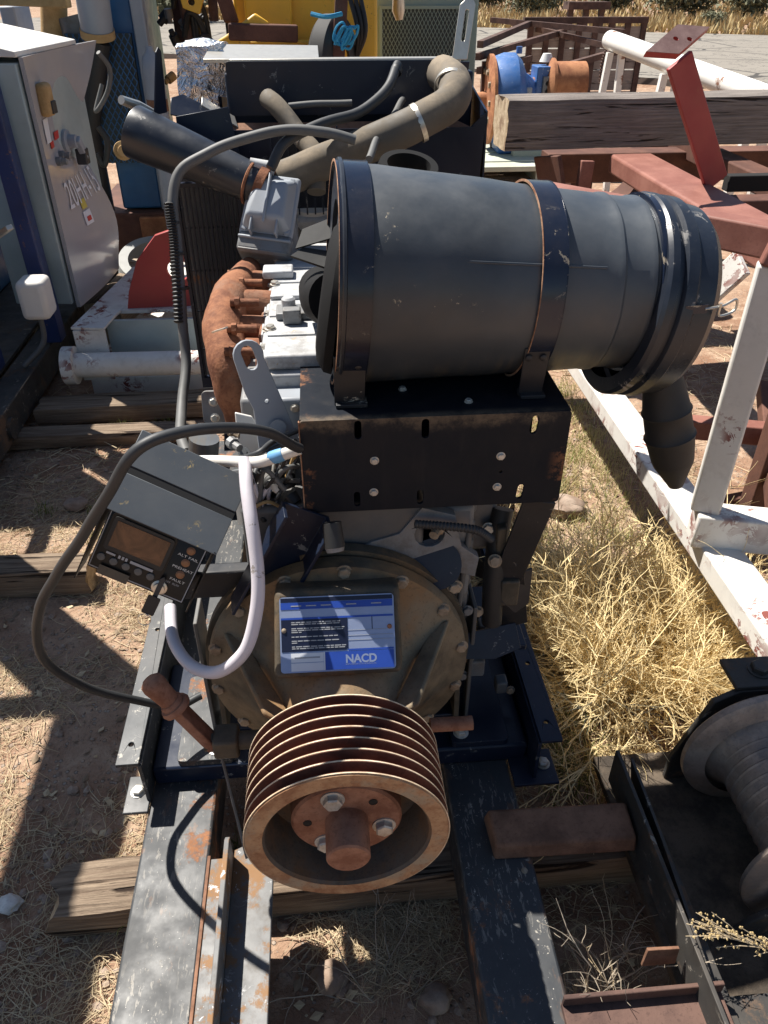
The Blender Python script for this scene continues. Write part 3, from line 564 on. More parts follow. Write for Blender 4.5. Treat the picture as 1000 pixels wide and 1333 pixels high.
tube('fuel_line', m_cablegrey, E, [at(612, 690, y=1.13), at(604, 740, y=1.12), at(596, 800, y=1.11)], .006, 8)
MB().box(-.05, .32, 1.20, 1.30, .70, .86).build('gear_case', m_alud, E, bevel=.012)
for k in range(7): MB().box(.23, .27, 1.165, 1.195, .55+.045*k, .575+.045*k).build('cast_lug', m_alud, E, bevel=.004)
box('side_cover', m_alud, E, .19, .26, 1.13, 1.9, .45, .86, .01)
# intake elbow and exhaust tube
ec = at(352, 270, y=1.93)
eu, ev, en = V(.93, .12, -.33).normalized(), None, V(-.08, -.75, .62).normalized(); ev = en.cross(eu).normalized(); eu = ev.cross(en)
def ep(a, c_, h=0): return ec+eu*a+ev*c_+en*h
EL = MB().hexa([ep(-.062, -.07), ep(.06, -.07), ep(.06, .075), ep(-.055, .075), ep(-.045, -.045, .05), ep(.045, -.045, .05), ep(.038, .045, .045), ep(-.032, .045, .045)])
EL.hexa([ep(-.066, -.074, -.012), ep(.064, -.074, -.012), ep(.064, .079, -.012), ep(-.059, .079, -.012), ep(-.066, -.074, .008), ep(.064, -.074, .008), ep(.064, .079, .008), ep(-.059, .079, .008)])
ELo = EL.build('intake_elbow', m_greymach, E, bevel=.02, seg=4)
MB().obox(ep(0, 0, .05), eu, ev, en, .006, .12, .008).build('cast_rib', m_greymach, ELo, bevel=.002)
for a, c_ in ((-.045, .062), (.045, .062), (-.05, -.06), (.05, -.06)): bolt(ELo, ep(a, c_, .009), en, .008, m_greymach)
MB().obox(ep(0, -.09, -.04), eu, ev, en, .13, .05, .1).build('elbow_base', m_alud, E, bevel=.01)
MB().box(ec.x-.05, ec.x+.06, ec.y-.02, ec.y+.12, 1.0, ec.z-.03).build('turbo_body', m_alud, E, bevel=.015)
t0, t1 = at(176, 172, y=2.06), at(342, 244, y=1.96); dt = (t0-t1).normalized(); LT = (t0-t1).length
XT = MB().lathe([(-.02, .02), (0, .042), (.02, .045), (LT-.05, .058), (LT, .060), (LT+.003, .059), (LT+.003, .055), (LT-.08, .053), (LT-.08, 0)], t1, dt, 48).build('black_pipe', m_black, E, smooth=45)
XT['label'] = 'stout black tube slanting off the engine elbow'
MB().lathe([(-.012, .044), (-.012, .050), (.008, .051), (.008, .046)], t1, dt, 40, close=True).build('rust_collar', m_manifold, E)
MB().tube([at(325, 212, y=1.96), at(358, 220, y=1.96)], [.012, .016], 12).build('pipe_fitting', m_alu, E)
# pale casting behind, between elbow and air cleaner
pc_ = at(408, 272, z=1.09); MB().lathe([(0, 0), (0, .07), (.02, .07), (.022, .035), (.012, .033), (.012, 0)], pc_, (0, -.2, 1), 40).build('fan_hub', m_whitep, E, smooth=40)
MB().box(pc_.x-.10, pc_.x+.08, pc_.y-.08, pc_.y+.10, 1.0, 1.085).build('thermostat_housing', m_alu, E, bevel=.012)
for k in range(4): MB().box(pc_.x-.115, pc_.x-.10, pc_.y-.08+.045*k, pc_.y-.055+.045*k, 1.05, 1.13).build('cast_lug', m_alu, E, bevel=.004)
MB().prism([[(0, 0), (.12, .02), (.13, .05), (.06, .055), (.01, .04)]], at(385, 325, y=1.42), (1, .1, .1), (.1, .8, .6), .004).build('rubber_flap', m_rubber, E)
MB().prism([[(0, 0), (.10, -.03), (.11, .03), (.02, .03)]], at(378, 335, y=1.40), (1, .1, -.2), (.1, .9, .3), .004).build('rubber_flap', m_rubber, E)
# radiator, cowl, guard
ra, rb = at(293, 80, y=2.25), at(563, 148, y=2.25)
RAD = MB().box(ra.x-.01, at(612, 100, y=2.35).x, 2.30, 2.42, .35, ra.z-.03).build('radiator', m_navy, E, bevel=.006)
MB().prism([rrect(ra.x, rb.x, rb.z, ra.z, .008)], (0, 2.25, 0), (1, 0, 0), (0, 0, 1), -.004).build('top_plate', m_navy, RAD, bevel=.001)
MB().box(ra.x+.01, rb.x+.07, 2.256, 2.30, ra.z-.006, ra.z+.004).build('top_rail', m_steel, RAD, bevel=.002)
MB().prism([[(ra.x-.03, 0), (rb.x+.1, 0), (rb.x+.06, .03), (ra.x+.0, .03)]], (0, 2.19, rb.z-.03), (1, 0, 0), (0, .5, .3), .004).build('cowl_lip', m_rustbrown, RAD)
cz = rb.z-.02
MB().prism([[(ra.x-.12, .4), (rb.x+.12, .4), (rb.x+.1, cz), (ra.x-.02, cz)], circ((ra.x+rb.x)/2, .95, .27, 32)], (0, 2.16, 0), (1, 0, 0), (0, 0, 1), -.004).build('fan_cowl', m_navy, RAD)
MB().box(ra.x-.12, rb.x+.12, 2.162, 2.30, .40, .41).build('cowl_base', m_navy, RAD)
FAN = MB().lathe([(0, 0), (0, .06), (.05, .06), (.05, 0)], ((ra.x+rb.x)/2, 2.1, .95), (0, 1, 0), 24).build('fan_hub', m_block, RAD)
fc = V((ra.x+rb.x)/2, 2.14, .95)
for k in range(6):
    a = k*math.pi/3+.3; d = V(math.cos(a), 0, math.sin(a)); s_ = V(-math.sin(a), 0, math.cos(a))
    MB().prism([[(.05, -.03), (.25, -.05), (.25, .05), (.05, .03)]], fc, d, (s_+V(0, .5, 0)), .003).build('fan_blade', m_block, RAD)
ga, gb = at(226, 238, y=2.08), at(338, 500, y=2.08)
GD = MB().box(ga.x, ga.x+.008, 2.07, 2.09, gb.z, ga.z).box(gb.x-.008, gb.x, 2.07, 2.09, gb.z, ga.z).box(ga.x+.008, gb.x-.008, 2.07, 2.09, ga.z-.01, ga.z).box(ga.x+.008, gb.x-.008, 2.07, 2.09, gb.z, gb.z+.03).build('fan_guard', m_navy, E)
nsl = 13
for k in range(nsl):
    x = ga.x+.012+(gb.x-ga.x-.024)*k/(nsl-1); MB().box(x-.0022, x+.0022, 2.076, 2.084, gb.z+.03, ga.z-.01).build('guard_slat', m_navy, GD, smooth=0)
for k in range(1, 5):
    z_ = gb.z+(ga.z-gb.z)*k/5; MB().box(ga.x+.008, gb.x-.008, 2.0845, 2.087, z_-.002, z_+.002).build('guard_wire', m_navy, GD, smooth=0)
MB().box(ga.x-.008, gb.x+.05, 2.12, 2.125, gb.z, ga.z+.02).build('guard_back', m_block, GD)
MB().prism([[(0, 0), (.12, -.02), (.12, .16), (.0, .2)]], V(ga.x+.03, 2.09, gb.z-.16), (1, 0, 0), (0, .1, 1), .005).build('guard_lower', m_navy, GD)
g2a, g2b = at(350, 165, y=2.13), at(440, 215, y=2.13)
for k in range(9):
    x = g2a.x+(g2b.x-g2a.x)*k/8; MB().box(x-.002, x+.002, 2.128, 2.134, g2b.z-.12, g2a.z).build('guard_slat', m_navy, GD, smooth=0)
# cowl ears and brackets on the left and right of the radiator
for o, u, v, pl, m in ((at(222, 150, y=2.18), (1, .1, -.25), (.0, .6, .5), [(0, 0), (.14, .0), (.15, .03), (.03, .07), (0, .05)], m_navy),
                    (at(232, 175, y=2.15), (1, 0, 0), (0, .1, 1), [(0, -.1), (.16, -.12), (.13, .06), (.0, .04)], m_navy),
                    (at(200, 150, y=2.1), (.4, .8, 0), (.1, 0, 1), [(0, 0), (.05, 0), (.04, .13), (.03, .14), (.02, .13)], m_navy),
                    (at(262, 138, y=2.2), (1, 0, -.6), (0, .8, .5), [(0, 0), (.10, 0), (.09, .03), (0, .03)], m_steel)):
    MB().prism([pl], o, u, v, .004).build('cowl_bracket', m, RAD, bevel=.001)
MB().tube([at(158, 130, y=2.05), at(180, 138, y=2.1), at(205, 150, y=2.15)], [.010, .012, .009], 10).build('overflow_spout', m_steel, RAD)
sb = at(600, 130, y=2.2); st = at(603, 32, y=2.25)
MB().prism([[(-.018, 0), (.022, 0), (.022, .12), (.012, .135), (-.002, .135), (-.018, .12)], slot(.003, .075, .010, .07)], at(597, 78, y=2.24), (1, .1, 0), (.15, .2, 1), .005).build('slotted_bracket', m_steel, RAD, bevel=.001)
MB().prism([[(-.03, -.16), (.03, -.17), (.028, 0), (-.012, 0)]], at(597, 80, y=2.24), (1, .1, 0), (.08, -.15, 1), .005).build('bracket_leg', m_navy, RAD, bevel=.001)
c1, c2 = at(548, 88, y=2.22), at(620, 235, y=2.15)
MB().prism([[(c1.x+.05, c2.z-.25), (c2.x, c2.z-.25), (c2.x+.02, c2.z+.16), (c1.x+.05, c2.z+.06)]], (0, 2.17, 0), (1, 0, 0), (0, 0, 1), -.005).build('side_cowl', m_navy, RAD)
MB().prism([[(2.16, c2.z-.25), (2.45, c2.z-.25), (2.45, c2.z+.2), (2.18, c2.z+.16)]], (c2.x+.02, 0, 0), (0, 1, 0), (0, 0, 1), .005).build('side_cowl', m_navy, RAD)
# coolant hoses
def hose(name, m, pts, r, n=16, sp_=6):
    P = spline([at(a, c_, y=y_) for a, c_, y_ in pts], sp_); P = [p+V(noise.noise(p*9), noise.noise(p*9+V(7, 0, 0)), noise.noise(p*9+V(0, 5, 0)))*.0045 for p in P]
    return MB().tube(P, r, n).build(name, m, E, smooth=50)
hose('coolant_hose', m_hosebrown, [(575, 95, 2.24), (592, 108, 2.16), (588, 130, 2.1), (545, 160, 2.05), (490, 183, 2.03), (430, 208, 2.02), (362, 235, 2.02)], .042)
hose('coolant_hose', m_hosebrown, [(349, 128, 2.2), (362, 140, 2.16), (395, 180, 2.1), (412, 205, 2.05), (412, 250, 2.0)], .023)
MB().lathe([(0, .044), (0, .047), (.012, .047), (.012, .044)], at(590, 112, y=2.155), at(588, 130, y=2.1)-at(592, 108, y=2.16), 32, close=True).build('hose_clamp', m_steel, E)
hose('vent_hose', m_cable, [(518, 84, 2.22), (505, 115, 2.14), (470, 145, 2.06), (410, 165, 2.0), (370, 185, 1.95), (352, 218, 1.92)], .012)
hose('vent_hose', m_cablegrey, [(525, 130, 2.22), (510, 155, 2.1), (490, 180, 2.0), (480, 208, 1.9)], .0085)
hose('vent_hose', m_cablegrey, [(376, 139, 2.2), (410, 135, 2.2), (458, 133, 2.2)], .008)
hose('power_cable', m_cablegrey, [(462, 184, 1.95), (420, 172, 1.95), (375, 168, 1.95), (320, 180, 1.93), (270, 200, 1.9), (235, 222, 1.88), (226, 262, 1.85), (232, 330, 1.8), (238, 420, 1.72), (243, 470, 1.68), (237, 520, 1.6), (234, 560, 1.5), (243, 590, 1.42)], .0115)
hose('spiral_wrap', m_cable, [(221, 262, 1.84), (227, 330, 1.79), (233, 420, 1.71)], [.008+.004*(i % 2) for i in range(73)], 8, 36)
MB().lathe([(0, .045), (0, .062), (.012, .066), (.03, .06), (.03, .045)], at(530, 232, y=1.68), (.1, -.3, 1), 40, close=True).build('belt_pulley', m_rubberd, E, smooth=40)
# big cable loop and white hose
bc = [(392, 583, 1.09), (350, 565, 1.03), (300, 556, .98), (235, 560, .93), (180, 582, .90), (140, 640, .90), (100, 710, .92), (62, 770, .96), (47, 820, 1.0), (62, 862, 1.03), (110, 893, 1.06), (165, 908, 1.09), (225, 920, 1.12), (262, 905, 1.15)]
CB = hose('loop_cable', m_cable, bc, .0083, 12, 8); CB['label'] = 'thick black cable looping out past the control box'
hose('white_hose', m_white_hose, [(222, 790, 1.12), (228, 835, 1.04), (252, 868, .98), (285, 875, .95), (318, 850, .94), (333, 800, .96), (335, 745, .99), (328, 680, 1.03), (320, 630, 1.08), (317, 600, 1.13)], .0112, 14, 8)
hose('white_hose', m_whitep, [(255, 598, 1.22), (300, 601, 1.16), (335, 602, 1.12), (362, 594, 1.1), (392, 583, 1.1)], .010, 14, 8)
# control panel
ci, cj, ck = V(.8777, -.1328, -.4605), V(.0227, .9713, -.2367), V(.4787, .1973, .8555); co = V(-.3577, 1.0566, .9443); cw, ch = .1726, .121
def cp(a, h, b_=0): return co+ci*a*cw-ck*h*ch+cj*b_
def solve_back(px, py, ref):
    r = at(px, py, y=1)-CAM_LOC; t = (ref-CAM_LOC).dot(ci)/r.dot(ci); return CAM_LOC+r*t
bl, br = solve_back(190, 566, cp(0, 0)), solve_back(316, 631, cp(1, 0))
if not (0.08 < (bl-cp(0, 0)).length < .3): bl = cp(0, 0)+(cj*.86+ck*.5)*.16
br = bl+ci*cw
dep = (bl-cp(0, 0)); dl = dep.length; du = dep.normalized()
PB = MB().hexa([cp(.01, 1, .008), cp(.99, 1, .008), cp(.99, 1, .1), cp(.01, 1, .1), cp(.01, .04, .008), cp(.99, .04, .008), br-ci*.004-ck*.012, bl+ci*.004-ck*.012]).build('control_panel', m_panel, E, bevel=.002)
PB['label'] = 'dark tilted control box with display, warning lamps and key'
nn = ci.cross(du).normalized(); nn = nn if nn.z > 0 else -nn
def hp(a, t): return cp(0, 0)+ci*a*cw+du*t*dl
MB().hexa([hp(-.05, -.04), hp(1.08, -.04), hp(1.08, .46), hp(-.05, .46)]+[q+nn*.0025 for q in (hp(-.05, -.04), hp(1.08, -.04), hp(1.08, .46), hp(-.05, .46))]).build('hood', m_panelbox, PB, bevel=.001)
MB().hexa([q for q in (hp(-.05, .56), hp(1.08, .56), hp(1.08, 1.04), hp(-.05, 1.04))]+[q+nn*.0025 for q in (hp(-.05, .56), hp(1.08, .56), hp(1.08, 1.04), hp(-.05, 1.04))]).build('box_top', m_panelbox, PB, bevel=.001)
MB().hexa([hp(-.05, .4605), hp(1.08, .4605), hp(1.08, .5595), hp(-.05, .5595)]+[q+nn*.0012 for q in (hp(-.05, .4605), hp(1.08, .4605), hp(1.08, .5595), hp(-.05, .5595))]).build('hood_shadow', m_dark, PB)  # flush dark strip painted in for the shadow band across the hood
MB().hexa([cp(-.04, .0, -.012), cp(-.028, .0, -.012), cp(-.028, .0, .09), cp(-.04, 0, .09), cp(-.04, 1.12, -.018), cp(-.028, 1.12, -.018), cp(-.028, 1.1, .04), cp(-.04, 1.1, .04)]).build('side_wing', m_panel, PB)
MB().hexa([cp(1.05, .0, -.004), cp(1.064, .0, -.004), cp(1.064, .0, .1), cp(1.05, 0, .1), cp(1.05, 1.03, -.004), cp(1.064, 1.03, -.004), cp(1.064, 1.03, .08), cp(1.05, 1.03, .08)]).build('side_wing', m_panel, PB)
def pnl(name, m, a0, a1, h0, h1, lift, th=.001, r=None):
    return MB().prism([rrect(a0*cw, a1*cw, -h1*ch, -h0*ch, r) if r else [(a0*cw, -h1*ch), (a1*cw, -h1*ch), (a1*cw, -h0*ch), (a0*cw, -h0*ch)]], co+cj*.008-cj*lift, ci, ck, th).build(name, m, PB)
pnl('display_bezel', m_panel, .05, .70, .06, .86, .003, -.003, .008)
pnl('display_bezel', m_rubber, .08, .68, .10, .62, .006, -.003, .006)
pnl('screen', m_glass, .12, .645, .15, .55, .0068, -.0008)
for a0, a1, h0, h1 in ((.02, .03, .04, .97), (.97, .98, .04, .97), (.03, .97, .955, .97), (.03, .97, .03, .042)): pnl('panel_line', m_printg, a0, a1, h0, h1, .0006, -.0006)
for k in range(5): inst('button', shared('hole2', lambda: MB().lathe([(0, 0), (0, 1), (.3, .9), (.4, 0)], (0, 0, 0), (0, 0, 1), 18), m_cablegrey), PB, co+ci*cw*(.10+.125*k)-ck*ch*.76+cj*.004, -cj, .007)
pnl('print_bar', m_printg, .13, .22, .64, .67, .0064, -.0005); pnl('print_bar', m_printg, .37, .60, .64, .68, .0064, -.0005)
for k in range(3): pnl('print_bar', m_printg, .25+.035*k, .272+.035*k, .63, .68, .0064, -.0005)
pnl('dirty_label', m_hosebrown, .12, .42, .86, 1.0, .0085, -.001)
for k, tx in enumerate(('ALT FAIL', 'PREHEAT', 'FAULT')):
    h_ = .17+.20*k
    inst('lamp', shared('lampm', lambda: MB().lathe([(0, 0), (0, 1.15), (.2, 1.15), (.25, 1), (.5, .8), (.6, 0)], (0, 0, 0), (0, 0, 1), 24), m_lamp), PB, co+ci*cw*.85-ck*ch*h_+cj*.008, -cj, .0064)
    text('lettering', tx, m_print, PB, co+ci*cw*.85-ck*ch*(h_+.125)+cj*.008, ci, ck, .0048, .0008, align='CENTER', width=.036 if k < 2 else .026)
pnl('print_bar', m_printg, .78, .92, .045, .055, .0008, -.0006); pnl('print_bar', m_printg, .78, .92, .065, .07, .0008, -.0006)
text('lettering', 'OFF  RUN', m_printg, PB, co+ci*cw*.74-ck*ch*.76+cj*.008, ci, ck, .004, .0008)
kc = co+ci*cw*.72-ck*ch*.87+cj*.008
MB().lathe([(0, 0), (0, .013), (.004, .0135), (.005, .010), (.010, .0095), (.011, 0)], kc, -cj, 24).build('key_switch', m_steel, PB, smooth=40)
MB().prism([[(-.004, -.03), (.004, -.03), (.0045, .02), (.001, .026), (-.0045, .02)]], kc-cj*.011, ci, ck, -.003).build('key', m_cable, PB)
MB().prism([rrect(-.011, .011, -.05, -.014, .003)], kc-cj*.014, ci, ck, -.002).build('key', m_rubber, PB)
tube('key_ring', m_steel, PB, [kc-cj*.015-ck*.05+ci*.011*math.cos(t*.7)-ck*.011*(1+math.sin(t*.7)) for t in range(10)], .0008, 5, 3)

# more castings, bolts, pipes and clamps on the engine
random.seed(17)
for k in range(6):
    bolt(RC, (rx+.006, 1.42+.09*k, 1.0552), (0, 0, 1), .0075, m_steel); bolt(RC, (.044, 1.42+.09*k, 1.0552), (0, 0, 1), .0075, m_steel)
MB().lathe([(0, 0), (0, .024), (.008, .026), (.02, .026), (.024, .02), (.024, 0)], (rx+.13, 1.66, 1.0853), (0, 0, 1), 24).build('filler_cap', m_cable, RC, smooth=40)
for k in range(5): MB().box(rx+.016, rx+.16, 1.40+.012*k+.09*k, 1.404+.012*k+.09*k, 1.0850, 1.0885).build('cover_rib', m_alu, RC, bevel=.001)
for k in range(4):
    y_ = 1.44+.12*k; MB().box(rx-.012, rx+.006, y_-.04, y_+.04, .955, 1.04).build('manifold_flange', m_manifold, MF, bevel=.006)
    for dz in (.965, 1.03): bolt(MF, (rx-.012, y_+(.025 if dz > 1 else -.025), dz), (-1, 0, 0), .009, m_manifold)
for k in range(4): tube('injector_line', m_steel, E, [V(rx+.03+.012*k, qa.y-.055, .94+.01*k), V(rx+.02+.018*k, qa.y-.10, .90), V(rx+.04+.01*k, qa.y-.11, .82), V(rx+.09, qa.y-.07-.008*k, .76)], .0035, 8)
for p, r_ in (((400, 583), .012), ((335, 602), .0125)): pass
for px_, py_, y_, d_, r_ in ((545, 160, 2.05, (.9, .1, .4), .0435), (395, 180, 2.1, (.5, -.3, -.7), .0245), (516, 92, 2.2, (.3, .6, .6), .0132)):
    MB().lathe([(-.006, r_), (-.006, r_+.0018), (.006, r_+.0018), (.006, r_)], at(px_, py_, y=y_), d_, 24, close=True).build('hose_clamp', m_steel if r_ > .02 else m_cable, E)
for k, (px_, py_) in enumerate(((300, 575), (318, 590), (345, 640), (338, 560), (372, 612), (300, 560))): MB().lathe([(0, 0), (0, .011), (.012, .011), (.012, .007), (.03, .007), (.03, 0)], at(px_, py_, y=1.2+.02*k), V(random.uniform(-1, 1), -1, random.uniform(-.2, 1)), 8).build('pipe_fitting', random.choice([m_steel, m_boltr, m_alud]), E)
for k in range(5): bolt(E, (.0+.06*k, 1.199, .84), (0, -1, 0), .009, m_boltr)
for k in range(4): bolt(E, (.02+.07*k, 1.199, .72), (0, -1, 0), .009, m_boltr)
for k in range(1): MB().lathe([(-.004, .0505), (-.002, .053), (.002, .053), (.004, .0505)], t1+dt*(.03 if k == 0 else .12*k+.02), dt, 40).build('weld_ring', m_black if k else m_manifold, XT)
for k in range(5): tube('wire_loom', random.choice([m_cable, m_rubber, m_cablegrey]), E, [at(385+random.uniform(-5, 5), 600+random.uniform(-20, 30), y=1.14), at(360+random.uniform(-10, 10), 620+random.uniform(-20, 30), y=1.12), at(345+random.uniform(-10, 10), 650+random.uniform(-20, 30), y=1.16), at(320+random.uniform(-10, 10), 640+random.uniform(-20, 40), y=1.2)], random.uniform(.003, .006), 8)

# clutter round the flywheel housing and cable ties
rc = random.Random(31)
for k in range(26):
    px_, py_ = rc.uniform(425, 655), rc.uniform(668, 742); q = at(px_, py_, y=1.15+rc.uniform(-.03, .035)); kind_ = k % 4
    if kind_ == 0: bolt(E, q, (rc.uniform(-.3, .3), -1, rc.uniform(0, .5)), rc.uniform(.007, .011), rc.choice([m_boltr, m_bolt, m_alud]))
    elif kind_ == 1: MB().obox(q, V(1, rc.uniform(-.2, .2), rc.uniform(-.3, .3)).normalized(), V(0, 0, 1), V(0, 1, 0), rc.uniform(.02, .06), rc.uniform(.012, .03), .02).build('small_bracket', rc.choice([m_alud, m_block, m_navy]), E, bevel=.003)
    elif kind_ == 2: MB().lathe([(0, 0), (0, .013), (.012, .013), (.014, .009), (.03, .009), (.03, 0)], q, (rc.uniform(-1, 1), -.6, rc.uniform(-.5, .8)), 10).build('pipe_fitting', rc.choice([m_alud, m_boltr, m_steel]), E)
    else: tube('wire_loom', rc.choice([m_cable, m_rubber, m_cablegrey]), E, [q, q+V(rc.uniform(.02, .05), -.012, rc.uniform(-.03, .02)), q+V(rc.uniform(.06, .1), 0, rc.uniform(-.03, .03))], rc.uniform(.003, .006), 8)
for k in range(16):
    px_, py_ = rc.uniform(596, 668), rc.uniform(690, 930); q = at(px_, py_, y=1.16+rc.uniform(-.03, .04))
    if k % 2: MB().obox(q, V(1, 0, rc.uniform(-.2, .2)).normalized(), V(0, 0, 1), V(0, 1, 0), rc.uniform(.015, .04), rc.uniform(.03, .08), .03).build('cast_lug', rc.choice([m_alud, m_block, m_navy, m_belldark]), E, bevel=.004)
    else: bolt(E, q+V(0, -.03, 0), (0, -1, .2), rc.uniform(.008, .012), rc.choice([m_boltr, m_alud]))
MB().prism([[(-.05, 0), (.075, .01), (.085, -.045), (.03, -.06), (-.05, -.05)]], at(625, 822, y=1.14), (1, .1, 0), (0, .5, .8), .006).build('gusset_plate', m_navy, E, bevel=.001)
MB().obox(at(585, 850, y=1.07), V(1, 0, 0), V(0, 0, 1), V(0, 1, 0), .02, .16, .03).build('engine_lug', m_hub, E, bevel=.004)
for px_, py_, y_ in ((226, 290, 1.832), (239, 375, 1.758), (233, 330, 1.8)): MB().lathe([(-.003, .0125), (-.003, .0142), (.003, .0142), (.003, .0125)], at(px_, py_, y=y_), (.03, -.2, -1), 16, close=True).build('cable_tie', m_rubber, E)
for k in range(7): tube('wire_loom', rc.choice([m_cable, m_rubber, m_white_hose, m_ochre, m_cablegrey]), E, [at(330+rc.uniform(-15, 50), 600+rc.uniform(0, 80), y=1.13+rc.uniform(-.03, .05)) for j in range(4)], rc.uniform(.0022, .005), 7)

# raised detail on the intake elbow and front castings
for a in (-.03, .03): MB().obox(ep(a, -.06, .03), eu, ev, en, .005, .04, .03).build('cast_rib', m_greymach, ELo, bevel=.002)
MB().obox(ep(0, -.082, .0), eu, ev, en, .125, .006, .03).build('cast_flange', m_greymach, ELo, bevel=.002)
MB().obox(ep(0, -.11, .0), eu, ev, en, .12, .005, .02).build('cast_flange', m_alud, ELo, bevel=.002)
for k in range(3): bolt(E, V(rx+.03+.035*k, qa.y-.0505, 1.012), (0, -1, 0), .007, m_steel)
for k in range(3): bolt(E, V(rx+.05+.03*k, qa.y-.0805, .94), (0, -1, 0), .008, m_boltr)
MB().lathe([(0, .035), (.004, .04), (.01, .04), (.012, .03), (.012, 0)], V(rx+.09, qa.y-.0805, .885), (0, -1, 0), 28).build('cover_boss', m_alud, E, smooth=40)
tube('breather_hose', m_rubber, E, [V(rx+.13, 1.66, 1.10), V(rx+.12, 1.60, 1.135), V(rx+.15, 1.50, 1.125), V(rx+.19, 1.44, 1.06)], .011, 12)
for k in range(5): MB().box(rx-.004, rx+.0, 1.40+.1*k, 1.46+.1*k, 1.02, 1.05).build('cover_lug', m_alu, RC, bevel=.001)

box('slot_backing', m_navy, E, .005, .36, 1.17, 1.27, .90, 1.03, .008)  # dark box added behind the bracket so its slots look dark
# ------------------------------------------------------------------ timbers
def timber(name, label, cat, c, L, w_, h, rz=0, mat=None, group=None, seed=0, tilt=0, rough=1.0):
    n = 40; ring = []; k = 5
    for i in range(k): ring.append((-w_/2+w_*i/k, -h/2))
    for i in range(k): ring.append((w_/2, -h/2+h*i/k))
    for i in range(k): ring.append((w_/2-w_*i/k, h/2))
    for i in range(k): ring.append((-w_/2, h/2-h*i/k))
    R_ = len(ring); vs = []; fs = []
    for i in range(n+1):
        x = -L/2+L*i/n
        for j, (a, b_) in enumerate(ring):
            cn = 1-.06*((abs(a)/(w_/2))*(abs(b_)/(h/2)))**6
            f = 1+.05*rough*noise.noise(V(x*2.5, a*9+seed*3.1, b_*9)); dx = .02*rough*noise.noise(V(a*25+seed, b_*25, i)) if i in (0, n) else 0
            g_ = .004*rough*noise.noise(V(x*5, a*90+seed, b_*90))
            vs.append((x+dx, a*cn*f+g_, b_*cn*f+g_))
    for i in range(n):
        for j in range(R_): fs.append((i*R_+j, i*R_+(j+1) % R_, (i+1)*R_+(j+1) % R_, (i+1)*R_+j))
    me = bpy.data.meshes.new(name); ends = [tuple(range(R_-1, -1, -1)), tuple(range(n*R_, (n+1)*R_))]; me.from_pydata(vs, [], fs+ends)
    bm = bmesh.new(); bm.from_mesh(me); bmesh.ops.recalc_face_normals(bm, faces=bm.faces); bm.to_mesh(me); bm.free()
    me.materials.append(mat or m_tie); me.materials.append(m_endgrain)
    for q in (-1, -2): me.polygons[len(fs)+2+q].material_index = 1
    me.shade_smooth(); me.set_sharp_from_angle(angle=math.radians(32))
    o = bpy.data.objects.new(name, me); _link(o, None, c); o.rotation_euler = (0, tilt, rz); return tag(o, label, cat, group)
timber('railway_tie', 'weathered tie under the front of the black skid, its end sticking out left', 'timber', V(.06, .925, .045), 1.34, .115, .10, .02, seed=1, rough=1.7)
timber('wood_block', 'grey wood block on the dirt below the control box', 'timber', V(-1.19, 2.02, .05), .8, .11, .1, -.02, seed=2)
timber('wood_plank', 'flat plank half in shade in front of the white pipe base', 'timber', V(-.85, 3.2, .05), .85, .14, .08, .03, seed=3)
timber('wood_plank', 'dark plank lying beneath the rusty leaning door cabinet skid', 'timber', V(-1.02, 2.98, .03), .9, .1, .06, .0, seed=4)
timber('heavy_timber', 'thick grey cracked timber laid across the brown beam at upper right', 'timber', V(2.3, 3.95, 1.09), 2.9, .22, .215, .065, m_timber, seed=5, rough=.7)
timber('wood_block', 'tan wood block under the dented cabinet corner', 'timber', V(-1.12, 4.3, .12), .5, .2, .22, 1.4, seed=6)
timber('railway_tie', 'tie under the back of the black skid, mostly hidden', 'timber', V(.0, 2.3, .048), 1.3, .14, .105, .0, seed=9)
# ------------------------------------------------------------------ winch at lower right
WN = thing('drum_winch', 'black greasy drum winch on its steel base at the lower right', 'winch', (.8, .8, 0))
b = MB().extr([(0, .0), (.008, 0), (.008, .10), (0, .10)], (.582, 1.0, .205), (.582, .30, .205)); 
b.extr([(-.062, 0), (.0, 0), (.0, .008), (-.062, .008)], (.582, .97, .197), (.582, .3, .197)); AN = b.build('base_angle', m_winch, WN, bevel=.0015)
# worn stiffener leaning on the angle
MB().prism([[(.93, .21), (.98, .30), (.80, .29), (.55, .25), (.40, .205), (.40, .2)]], (.60, 0, 0), (0, 1, 0), (0, 0, 1), .006).build('stiffener', m_winch, WN, bevel=.001)
MB().prism([[(.3, .12), (1.15, .12), (1.15, .6), (.3, .6)]], (0, 0, .10), (0, 1, 0), (-1, 0, 0), .01)
box('base_plate', m_grease, WN, .592, 1.45, .42, 1.12, .10, .125, .003)
box('front_sill', m_winch, WN, .61, 1.5, .38, .56, .1255, .20, .004)
MB().box(.345, .62, .47, .56, .2205, .235).box(.345, .62, .552, .56, .2352, .262).build('front_crossbar', m_rackrust, WN, bevel=.002)
MB().prism([[(.50, .235), (.56, .235), (.562, .275), (.505, .278)]], (0, .575, 0), (1, 0, 0), (0, .15, 1), .006).build('angle_tab', m_rustbrown, WN, bevel=.001)
MB().hexa([V(.285, .825, .2205), V(.57, .82, .2205), V(.57, .915, .2205), V(.28, .92, .2205), V(.288, .832, .258), V(.568, .828, .258), V(.568, .90, .270), V(.284, .905, .270)]).build('cross_bar', m_rustbrown, WN, bevel=.006)
dc = V(.895, 0, .275)
MB().lathe([(0, .125), (.015, .108), (.035, .096), (.22, .096), (.245, .106), (.268, .13)], V(dc.x, .735, dc.z), (0, 1, 0), 64).build('drum', m_drum, WN, smooth=40)
